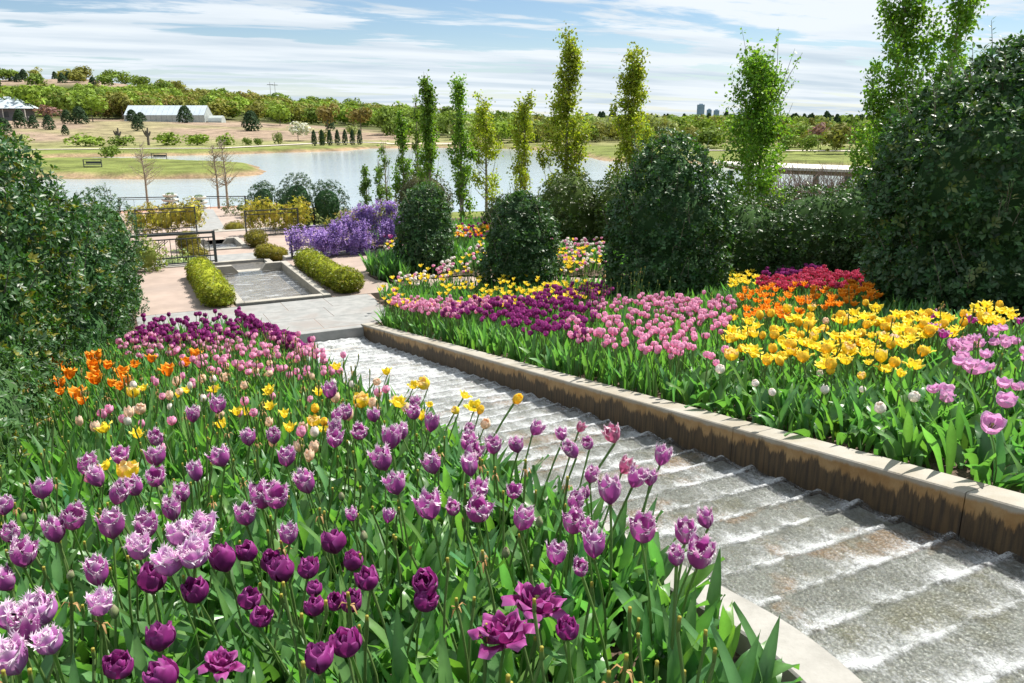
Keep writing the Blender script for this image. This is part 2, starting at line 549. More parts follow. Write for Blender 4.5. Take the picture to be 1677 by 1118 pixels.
# ------------------------------------------------------------------ terraces and paving
Z1, Z2, Z3, Z4 = -3.75, -4.25, -4.72, -6.30
sheet('plaza', [(-3.5, 16.72), (2.125, 16.72), (2.125, 21.985), (-3.5, 21.985)], Z1, M['plaza'])
sheet('plaza_walk', [(4.105, 16.72), (5.78, 16.72), (5.5, 18.6), (6.6, 20.4), (7.6, 21.985), (4.105, 21.985)], Z1, M['plaza'])
sheet('garden_walk', [(5.95, 16.7), (8.5, 16.2), (12.5, 13.4), (12.7, 13.9), (8.7, 17.2), (6.2, 17.75)], Z1 + 0.004, M['plaza'])
walk = sheet('stone_walk', [(-3.6, 14.16), (4.75, 14.16), (4.95, 16.70), (-3.6, 16.70)], Z1 - 0.006, M['plaza'])
slab_meshes = {}
for r_i, (ya, yb) in enumerate(((14.18, 15.0), (15.008, 15.86), (15.868, 16.70))):
    xx = -3.6 + (0.4 if r_i % 2 else 0)
    while xx < 4.72:
        L = rnd.choice((0.9, 1.2, 1.2, 1.5))
        xe = min(xx + L, 4.76 + 0.06*r_i)
        if xe - xx > 0.25:
            mb = MB().bbox((xx, ya, -0.2), (xe - 0.007, yb, rnd.uniform(-0.002, 0.003)), 0.005)
            o = mb.build('paving_slab', M['stone_path'], walk); o.location.z = Z1
        xx += L
def sheet_hole(name, o, i, z, mat, thick=0.25):
    """paved rectangle o=(x0,y0,x1,y1) with a rectangular opening i"""
    mb = MB()
    for (a, b_, c_, d_) in ((o[0], o[1], o[2], i[1]), (o[0], i[3], o[2], o[3]), (o[0], i[1], i[0], i[3]), (i[2], i[1], o[2], i[3])):
        mb.add([(a, b_, z), (c_, b_, z), (c_, d_, z), (a, d_, z)], [(0, 1, 2, 3)])
    ring = [(o[0], o[1]), (o[2], o[1]), (o[2], o[3]), (o[0], o[3])]
    for k in range(4):
        p0, p1 = ring[k], ring[(k+1) % 4]
        mb.add([(p0[0], p0[1], z), (p0[0], p0[1], z - thick), (p1[0], p1[1], z - thick), (p1[0], p1[1], z)], [(0, 1, 2, 3)])
    return tag(mb.build(name, mat), kind='structure')
terr2 = sheet_hole('terrace', (-2.0, 22.45, 7.9, 32.14), (2.555, 27.605, 4.115, 30.095), Z2, M['plaza'])
sheet('terrace_band', [(-2.0, 24.9), (7.9, 24.9), (7.9, 26.6), (-2.0, 26.6)], Z2 + 0.004, M['stone_path'], 0.02)
terr3 = sheet_hole('terrace', (-2.0, 32.51, 8.0, 45.0), (3.005, 34.605, 4.295, 36.295), Z3, M['plaza'])
sheet('terrace_band', [(3.1, 36.5), (4.5, 36.5), (5.0, 45.0), (3.6, 45.0)], Z3 + 0.004, M['stone_path'], 0.02)
sheet('dock', [(-6, 53.5), (13, 53.5), (12.5, 61.2), (-6, 62.4)], Z4, M['brick_paving'], 0.6)
sheet('dock_walk', [(3.5, 47), (5.6, 47), (6.0, 61.6), (4.3, 61.6)], Z4 + 0.012, M['stone_path'], 0.3)
# low stone kerb band along the terrace edge under the railings
for (xa, xb, nm) in ((-3.5, 2.15, 'edge_band'), (4.2, 7.6, 'edge_band')):
    o = MB().bbox((xa, 21.99, Z1 - 0.55), (xb, 22.45, Z1 + 0.03), 0.01).build('terrace_kerb', M['concrete']); tag(o, kind='structure')
o = MB().bbox((2.15, 21.75, Z2 - 0.3), (4.2, 22.3, Z1 - 0.25), 0.01).build('terrace_kerb', M['concrete']); tag(o, kind='structure')
o = MB().bbox((-2.0, 32.15, Z3 - 0.3), (7.95, 32.5, Z2 + 0.02), 0.01).build('terrace_kerb', M['concrete']); tag(o, kind='structure')
for k in range(4):       # steps from terrace down to the dock walk
    o = MB().bbox((3.0 + 0.35*k, 45.0 + 2.1*k, -7.0), (6.4 + 0.1*k, 47.1 + 2.1*k, Z3 - 0.4*(k+1)), 0.01).build('stone_step', M['stone_path'])
    tag(o, kind='structure')

# soil of the beds
def bed(name, outline, step=0.25, lift=0.0):
    o = np.asarray(outline, float)
    lo, hi = o.min(0), o.max(0)
    gx, gy = np.meshgrid(np.arange(lo[0], hi[0] + step, step), np.arange(lo[1], hi[1] + step, step))
    P = np.stack([gx.ravel(), gy.ravel()], 1)
    Z = G(P[:, 0], P[:, 1]) + vnoise(P, 31, 2.3) * 0.02 + lift
    gi = np.arange(gx.size).reshape(gx.shape)
    Fq = np.stack([gi[:-1, :-1].ravel(), gi[:-1, 1:].ravel(), gi[1:, 1:].ravel(), gi[1:, :-1].ravel()], 1)
    keep = in_poly(P[Fq].mean(1), o)
    ob = add_obj(name, mesh_np(name, np.stack([P[:, 0], P[:, 1], Z], 1), Fq[keep], M['mulch']))
    return tag(ob, kind='structure')
bed('flower_bed_soil', [(-6, -1.2), (2.05, -1.2), (2.05, 14.1), (-6, 14.1)])
bed('flower_bed_soil', [(4.1, -1.2), (20, -1.2), (20, 14.9), (8.3, 15.9), (5.0, 16.6), (4.9, 14.1), (4.1, 14.1)])
bed('flower_bed_soil', [(5.8, 16.9), (6.3, 17.8), (9.0, 17.1), (13.2, 13.8), (20, 14), (20, 28), (6, 28), (7.3, 22), (6.4, 20.2), (5.5, 18.7)], lift=0.03)
bed('flower_bed_soil', [(-6, 13.8), (0.35, 13.8), (0.3, 19.5), (-1.0, 22), (-6, 22)], lift=0.04)

# ------------------------------------------------------------------ cascade
SL = 0.151
def walltop(y):
    return -1.60 - SL * y
STEP = 0.31
NST = 44
Y0 = -0.35
XR_IN, XR_OUT, XL_IN, XL_OUT = 3.97, 4.18, 2.17, 1.97
def left_curve(y):
    """how far the left curb bends outward near its upper end"""
    d = np.clip(2.05 - np.asarray(y, float), 0, 3)
    return -0.30 * d ** 2
m = new_mat('cascade_stone'); t = NT(m)
p = t.pos()
pb = t.n('ShaderNodeTexVoronoi', {'Vector': p, 'Scale': 55.0})
c = t.mixc(t.ramp(t.noise(p, 7, 6, 0.7), 0.3, 0.7), rgb(0.35, 0.35, 0.335), rgb(0.56, 0.56, 0.545))
c = t.mixc(t.ramp(t.noise(p, 1.7, 4, 0.6), 0.54, 0.64, 0, 0.85), c, rgb(0.52, 0.28, 0.12))
c = t.mixc(t.ramp(t.noise(p, 2.9, 3, 0.6), 0.52, 0.66, 0, 0.7), c, rgb(0.31, 0.28, 0.15))
c = t.mixc(t.ramp(pb.outputs['Distance'], 0.1, 0.75, 0.0, 0.45), c, rgb(0.16, 0.14, 0.11))
c = t.mixc(t.ramp(t.noise(p, 130, 2, 0.5), 0.55, 0.7, 0.0, 0.5), c, rgb(0.56, 0.52, 0.44))
b = t.n('ShaderNodeBsdfPrincipled', {'Base Color': c, 'Roughness': 0.4, 'Normal': t.bump(pb.outputs['Distance'], 0.5, 0.01)})
t.out(b.outputs[0]); M['cascade_stone'] = m

m = new_mat('stained_concrete'); t = NT(m)
p = t.pos()
hr = t.attr('below').outputs['Fac']            # metres below the coping edge
drip = t.noise(t.map(p, (6, 6, 0.8)), 1.7, 7, 0.72)
drip2 = t.noise(t.map(p, (30, 30, 2.0)), 1.2, 4, 0.6)
edge = t.math('ADD', hr, t.math('MULTIPLY', t.math('SUBTRACT', drip, 0.5), 0.34))
edge = t.math('ADD', edge, t.math('MULTIPLY', t.math('SUBTRACT', drip2, 0.5), 0.12))
edge = t.math('ADD', edge, t.math('MULTIPLY', t.math('SUBTRACT', t.noise(t.map(p, (0.5, 1, 0.2)), 1.1, 3, 0.6), 0.5), 0.26))
f_al = t.ramp(edge, 0.075, 0.115)
och = t.mixc(t.ramp(t.noise(p, 5, 6, 0.7), 0.3, 0.7), rgb(0.22, 0.12, 0.04), rgb(0.31, 0.20, 0.09))
pale = t.mixc(t.ramp(t.noise(p, 3, 5, 0.6), 0.35, 0.7), rgb(0.31, 0.29, 0.25), rgb(0.25, 0.22, 0.17))
c = t.mixc(t.ramp(t.math('ADD', hr, t.math('MULTIPLY', drip, 0.06)), 0.048, 0.075), pale, och)
alg = t.mixc(t.ramp(drip2, 0.35, 0.65), rgb(0.009, 0.007, 0.005), rgb(0.065, 0.040, 0.017))
c = t.mixc(t.math('MULTIPLY', f_al, 0.93), c, alg)
b = t.n('ShaderNodeBsdfPrincipled', {'Base Color': c, 'Roughness': 0.75, 'Normal': t.bump(t.noise(p, 60, 5, 0.6), 0.3, 0.01)})
t.out(b.outputs[0]); M['stained'] = m

def wall_piece(y0, y1, xin, xout, depth, mat, name, parent, seg=6):
    """one length of sloping wall; xin/xout functions of y; chamfered coping edges"""
    ys = np.linspace(y0, y1, seg + 1)
    V, below, F = [], [], []
    for y in ys:
        a, b_ = float(xin(y)), float(xout(y)); zt = walltop(y); s = 1 if b_ > a else -1; c = 0.008
        prof = [(a, zt - depth), (a, zt - 0.25), (a, zt - 0.12), (a, zt - c), (a + s*c, zt), (b_ - s*c, zt), (b_, zt - c), (b_, zt - 0.2), (b_, zt - depth)]
        for q in prof:
            V.append((q[0], y, q[1])); below.append(zt - q[1])
    n = 9
    for i in range(seg):
        for k in range(n - 1):
            F.append((i*n+k, i*n+k+1, (i+1)*n+k+1, (i+1)*n+k))
    caps = []
    for e in (0, seg):
        b0 = e*n
        caps += [(b0, b0+1, b0+7, b0+8), (b0+1, b0+2, b0+6, b0+7), (b0+2, b0+3, b0+6, b0+2)]
    caps = [cp if len(set(cp)) == 4 else cp for cp in caps]
    tri = []
    for e in (0, seg):
        b0 = e*n
        tri += [(b0+2, b0+3, b0+4), (b0+2, b0+4, b0+5), (b0+2, b0+5, b0+6)]
    quads = F + [cp for cp in caps if len(set(cp)) == 4]
    me = mesh_np(name, V, [np.array(quads), np.array(tri)], mat, smooth=False, attrs={'below': below})
    return add_obj(name, me, parent)

casc = empty('water_cascade', (3.07, 7.0, float(walltop(7.0)) - 0.3))
tag(casc, 'stepped stone water cascade running down between two concrete curbs', 'water cascade')
def under(o, root):
    o.parent = root
    o.matrix_parent_inverse = Matrix.Translation(root.location).inverted()
    return o
cuts = [-1.2, 0.9, 2.4, 4.2, 6.0, 7.8, 9.6, 11.4, 12.9, 14.14]
for a, b_ in zip(cuts[:-1], cuts[1:]):
    under(wall_piece(a + 0.003, b_ - 0.003, lambda y: XR_IN, lambda y: XR_OUT, 0.75, M['stained'], 'curb_wall', None), casc)
M['curb'] = plain_mat('curb_concrete', (0.24, 0.232, 0.21), (0.32, 0.31, 0.285), 5, 0.85, 0.25, 50, c3=(0.38, 0.36, 0.31))
lcuts = [-1.2, 0.55, 1.37, 2.6, 4.4, 6.2, 8.0, 9.8, 11.6, 14.14]
for a, b_ in zip(lcuts[:-1], lcuts[1:]):
    under(wall_piece(a + 0.003, b_ - 0.003, lambda y: XL_IN + left_curve(y), lambda y: XL_OUT + left_curve(y), 0.75, M['curb'], 'curb_wall', None, 10), casc)
# lower end wall and basin
under(MB().bbox((XL_OUT + 0.004, 13.95, -4.6), (XR_OUT - 0.004, 14.135, Z1 + 0.004), 0.008).build('end_wall', M['stone_path']), casc)
def tread_z(k):
    return walltop(Y0 + STEP * k) - 0.335
for k in range(NST):
    ya, yb = Y0 + STEP*k, Y0 + STEP*(k+1)
    if ya > 13.2: break
    jj = rnd.uniform(-0.006, 0.006)
    xl = float(XL_IN + left_curve(min(ya, 14))) - 0.05
    z = tread_z(k)
    o = MB().bbox((xl, ya, z - 0.25), (XR_IN + 0.02, yb - 0.004, z + jj*0.4), 0.012).build('step', M['cascade_stone'])
    under(o, casc)

# water flowing over the steps
nx, ny = 84, 860
wy = np.linspace(0.15, 13.94, ny)
wx01 = np.linspace(0, 1, nx)
WX, WY = np.meshgrid(wx01, wy)
xl = XL_IN + left_curve(WY)
WXw = xl + 0.002 + WX * (XR_IN - xl - 0.004)
ph = (WY - Y0) / STEP + 0.035 * vnoise(np.stack([WXw.ravel(), WY.ravel()], 1), 41, 2.2).reshape(WXw.shape)
kk = np.floor(ph); fr = ph - kk
zt = walltop(Y0 + STEP * kk) - 0.335
ztp = walltop(Y0 + STEP * (kk - 1)) - 0.335
fall = np.clip(fr / 0.16, 0, 1); fall = fall * fall * (3 - 2 * fall)
WZ = ztp * (1 - fall) + zt * fall + 0.016
PP = np.stack([WXw.ravel() * 1.0, WY.ravel() * 1.0], 1)
ripple = sum(vnoise(PP * np.array([1.0, 0.8]), 50 + i, f_) * a for i, (f_, a) in enumerate(((9, 0.004), (23, 0.0035), (55, 0.0022)))).reshape(WZ.shape)
turb = np.exp(-((fr - 0.2) / 0.14) ** 2)
lateral = np.exp(-((XR_IN - WXw) / 0.10) ** 2)
WZ = WZ + ripple * (0.8 + 1.6 * turb) + turb * 0.006 + lateral * 0.02 * (1 + vnoise(PP, 77, 14).reshape(WZ.shape))
basin = np.clip((WY - 13.1) / 0.25, 0, 1)
WZ = WZ * (1 - basin) + (walltop(13.4) - 0.30 + ripple * 3) * basin
farness = np.clip((WY - 3.0) / 7.0, 0, 1)
streak = vnoise(PP * np.array([1, 0.35]), 61, 13).reshape(WZ.shape)
fw_ = np.where(fr > 0.88, fr - 1.0, fr)
band = np.where(fw_ < 0, np.exp(-(fw_ / 0.09) ** 2), np.exp(-(np.maximum(fw_, 0) / (0.40 + 0.12*farness)) ** 1.6))
foam = band * (0.52 + 0.42 * streak) * (1 - 0.35*farness) + 0.42 * farness + 0.18 * streak + 0.16
foam = np.clip(foam, 0, 1)
gi = np.arange(nx * ny).reshape(ny, nx)
WF = np.stack([gi[:-1, :-1].ravel(), gi[:-1, 1:].ravel(), gi[1:, 1:].ravel(), gi[1:, :-1].ravel()], 1)
m = new_mat('running_water'); t = NT(m)
p = t.pos()
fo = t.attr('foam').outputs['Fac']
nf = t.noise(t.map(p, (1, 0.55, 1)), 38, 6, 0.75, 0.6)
glint_nf = t.noise(t.map(p, (1, 0.5, 1)), 120, 3, 0.7)  # fine white specks, painted sun glints mixed in with the foam
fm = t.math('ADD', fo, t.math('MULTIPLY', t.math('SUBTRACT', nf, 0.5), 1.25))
fm = t.math('ADD', fm, t.math('MULTIPLY', t.math('SUBTRACT', glint_nf, 0.5), 1.3))
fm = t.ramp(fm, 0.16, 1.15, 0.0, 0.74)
bh = t.math('ADD', t.noise(t.map(p, (1, 0.7, 1)), 60, 5, 0.7, 0.8), t.math('MULTIPLY', nf, 0.8))
nrm = t.bump(bh, 0.8, 0.025)
fres = t.n('ShaderNodeFresnel', {'IOR': 1.33, 'Normal': nrm}).outputs[0]
fres = t.math('ADD', t.math('MULTIPLY', fres, 1.1), 0.02)
trn = t.n('ShaderNodeBsdfTransparent', {'Color': rgb(0.86, 0.89, 0.86)})
gls = t.n('ShaderNodeBsdfGlossy', {'Color': rgb(1, 1, 1), 'Roughness': 0.10, 'Normal': nrm})
wat = t.n('ShaderNodeMixShader', {0: fres, 1: trn.outputs[0], 2: gls.outputs[0]})
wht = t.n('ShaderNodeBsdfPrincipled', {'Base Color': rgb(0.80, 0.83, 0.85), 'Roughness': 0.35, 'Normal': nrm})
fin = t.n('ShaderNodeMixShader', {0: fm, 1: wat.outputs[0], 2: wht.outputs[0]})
t.out(fin.outputs[0]); M['flow'] = m
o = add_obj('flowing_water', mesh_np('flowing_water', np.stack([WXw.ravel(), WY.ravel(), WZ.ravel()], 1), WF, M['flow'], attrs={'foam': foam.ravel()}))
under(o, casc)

# ------------------------------------------------------------------ pools on the axis
m = new_mat('pool_water'); t = NT(m)
p = t.pos()
nf = t.noise(t.map(p, (0.5, 1.4, 1)), 5.0, 6, 0.7, 0.8)
nrm = t.bump(t.noise(t.map(p, (0.6, 1.2, 1)), 14, 5, 0.7, 0.5), 0.6, 0.03)
fm = t.ramp(nf, 0.5, 0.75, 0.0, 0.6)
fres = t.math('ADD', t.math('MULTIPLY', t.n('ShaderNodeFresnel', {'IOR': 1.33, 'Normal': nrm}).outputs[0], 1.2), 0.12)
trn = t.n('ShaderNodeBsdfTransparent', {'Color': rgb(0.86, 0.88, 0.85)})
gls = t.n('ShaderNodeBsdfGlossy', {'Color': rgb(1, 1, 1), 'Roughness': 0.12, 'Normal': nrm})
wat = t.n('ShaderNodeMixShader', {0: fres, 1: trn.outputs[0], 2: gls.outputs[0]})
wht = t.n('ShaderNodeBsdfPrincipled', {'Base Color': rgb(0.72, 0.75, 0.78), 'Roughness': 0.4, 'Normal': nrm})
fin = t.n('ShaderNodeMixShader', {0: fm, 1: wat.outputs[0], 2: wht.outputs[0]})
t.out(fin.outputs[0]); M['pool_water'] = m
M['pool_floor'] = plain_mat('pool_floor', (0.25, 0.20, 0.15), (0.36, 0.30, 0.24), 2.2, 0.6, 0.3, c3=(0.38, 0.25, 0.16))

def pool(x0, x1, y0, y1, zt, label, curb=0.16, drop=0.12):
    r = empty('stone_pool', ((x0+x1)/2, (y0+y1)/2, zt - 0.4))
    tag(r, label, 'pool', 'stone pools stepping down to the lake')
    e = 0.003
    h = zt + 0.055
    under(MB().box((x0 + curb, y0 + curb, zt - 0.4), (x1 - curb, y1 - curb, zt - 0.22)).build('pool_floor', M['pool_floor']), r)
    under(MB().bbox((x0, y0, zt - 0.4), (x0 + curb, y1, h), 0.01).build('side_curb', M['concrete']), r)
    under(MB().bbox((x1 - curb, y0, zt - 0.4), (x1, y1, h), 0.01).build('side_curb', M['concrete']), r)
    under(MB().bbox((x0 + curb + e, y0, zt - 0.4), (x1 - curb - e, y0 + curb, h - 0.004), 0.01).build('front_curb', M['concrete']), r)
    # far curb cut by a notch with sloping cheeks
    xm = (x0 + x1) / 2; g = (x1 - x0) * 0.13
    for s in (-1, 1):
        xa = x0 + curb + e if s < 0 else x1 - curb - e
        xb, xc = xm + s*g, xm + s*(g + 0.17)
        zb = zt - 0.4
        V = [(xa, y1 - curb, zb), (xb, y1 - curb, zb), (xb, y1, zb), (xa, y1, zb), (xa, y1 - curb, h), (xc, y1 - curb, h), (xc, y1, h), (xa, y1, h),
             (xb, y1 - curb, zt - drop - 0.03), (xb, y1, zt - drop - 0.03)]
        F4 = [(0,1,8,5) if False else (0,1,8,5)]
        mb = MB()
        mb.add(V, [(0,3,2,1), (4,5,6,7), (5,8,9,6), (1,2,9,8), (0,4,7,3)])
        mb.add(V, [(0,1,8), (0,8,5), (0,5,4), (3,9,2), (3,6,9), (3,7,6)])
        under(mb.build('weir_cheek', M['concrete']), r)
    under(MB().box((xm - g + e, y1 - curb + 0.01, zt - 0.4), (xm + g - e, y1 - 0.01, zt - drop - 0.025)).build('weir_sill', M['soil_dark']), r)
    gx, gy = np.meshgrid(np.linspace(x0 + curb, x1 - curb, 30), np.linspace(y0 + curb, y1 - curb, 60))
    P = np.stack([gx.ravel(), gy.ravel()], 1)
    gi = np.arange(gx.size).reshape(gx.shape)
    Fq = np.stack([gi[:-1, :-1].ravel(), gi[:-1, 1:].ravel(), gi[1:, 1:].ravel(), gi[1:, :-1].ravel()], 1)
    under(add_obj('pool_water', mesh_np('pool_water', np.stack([P[:, 0], P[:, 1], zt - drop + vnoise(P, 5, 6)*0.006], 1), Fq, M['pool_water'])), r)
    return r
pool(2.13, 4.10, 16.78, 21.42, Z1, 'large shallow stone pool between the two clipped hedges on the upper terrace', 0.17)
pool(2.55, 4.12, 27.6, 30.1, Z2, 'small stone pool between round clipped bushes on the second terrace', 0.17)
pool(3.0, 4.30, 34.6, 36.3, Z3, 'smallest and farthest stone pool with one clipped bush beside it', 0.16)
# shallow channel under the first pool
ch = empty('water_channel', (3.1, 23.2, Z2 - 0.2))
tag(ch, 'dark sunken water channel just below the large upper pool', 'water channel')
under(MB().bbox((2.0, 22.46, Z2 - 0.3), (2.18, 24.85, Z2 + 0.10), 0.01).build('side_curb', M['concrete']), ch)
under(MB().bbox((4.05, 22.46, Z2 - 0.3), (4.22, 24.85, Z2 + 0.10), 0.01).build('side_curb', M['concrete']), ch)
under(MB().bbox((2.19, 24.68, Z2 - 0.3), (4.04, 24.85, Z2 + 0.10), 0.01).build('end_curb', M['concrete']), ch)
under(MB().box((2.185, 22.47, Z2 + 0.006), (4.045, 24.67, Z2 + 0.02)).build('channel_floor', M['soil_dark']), ch)
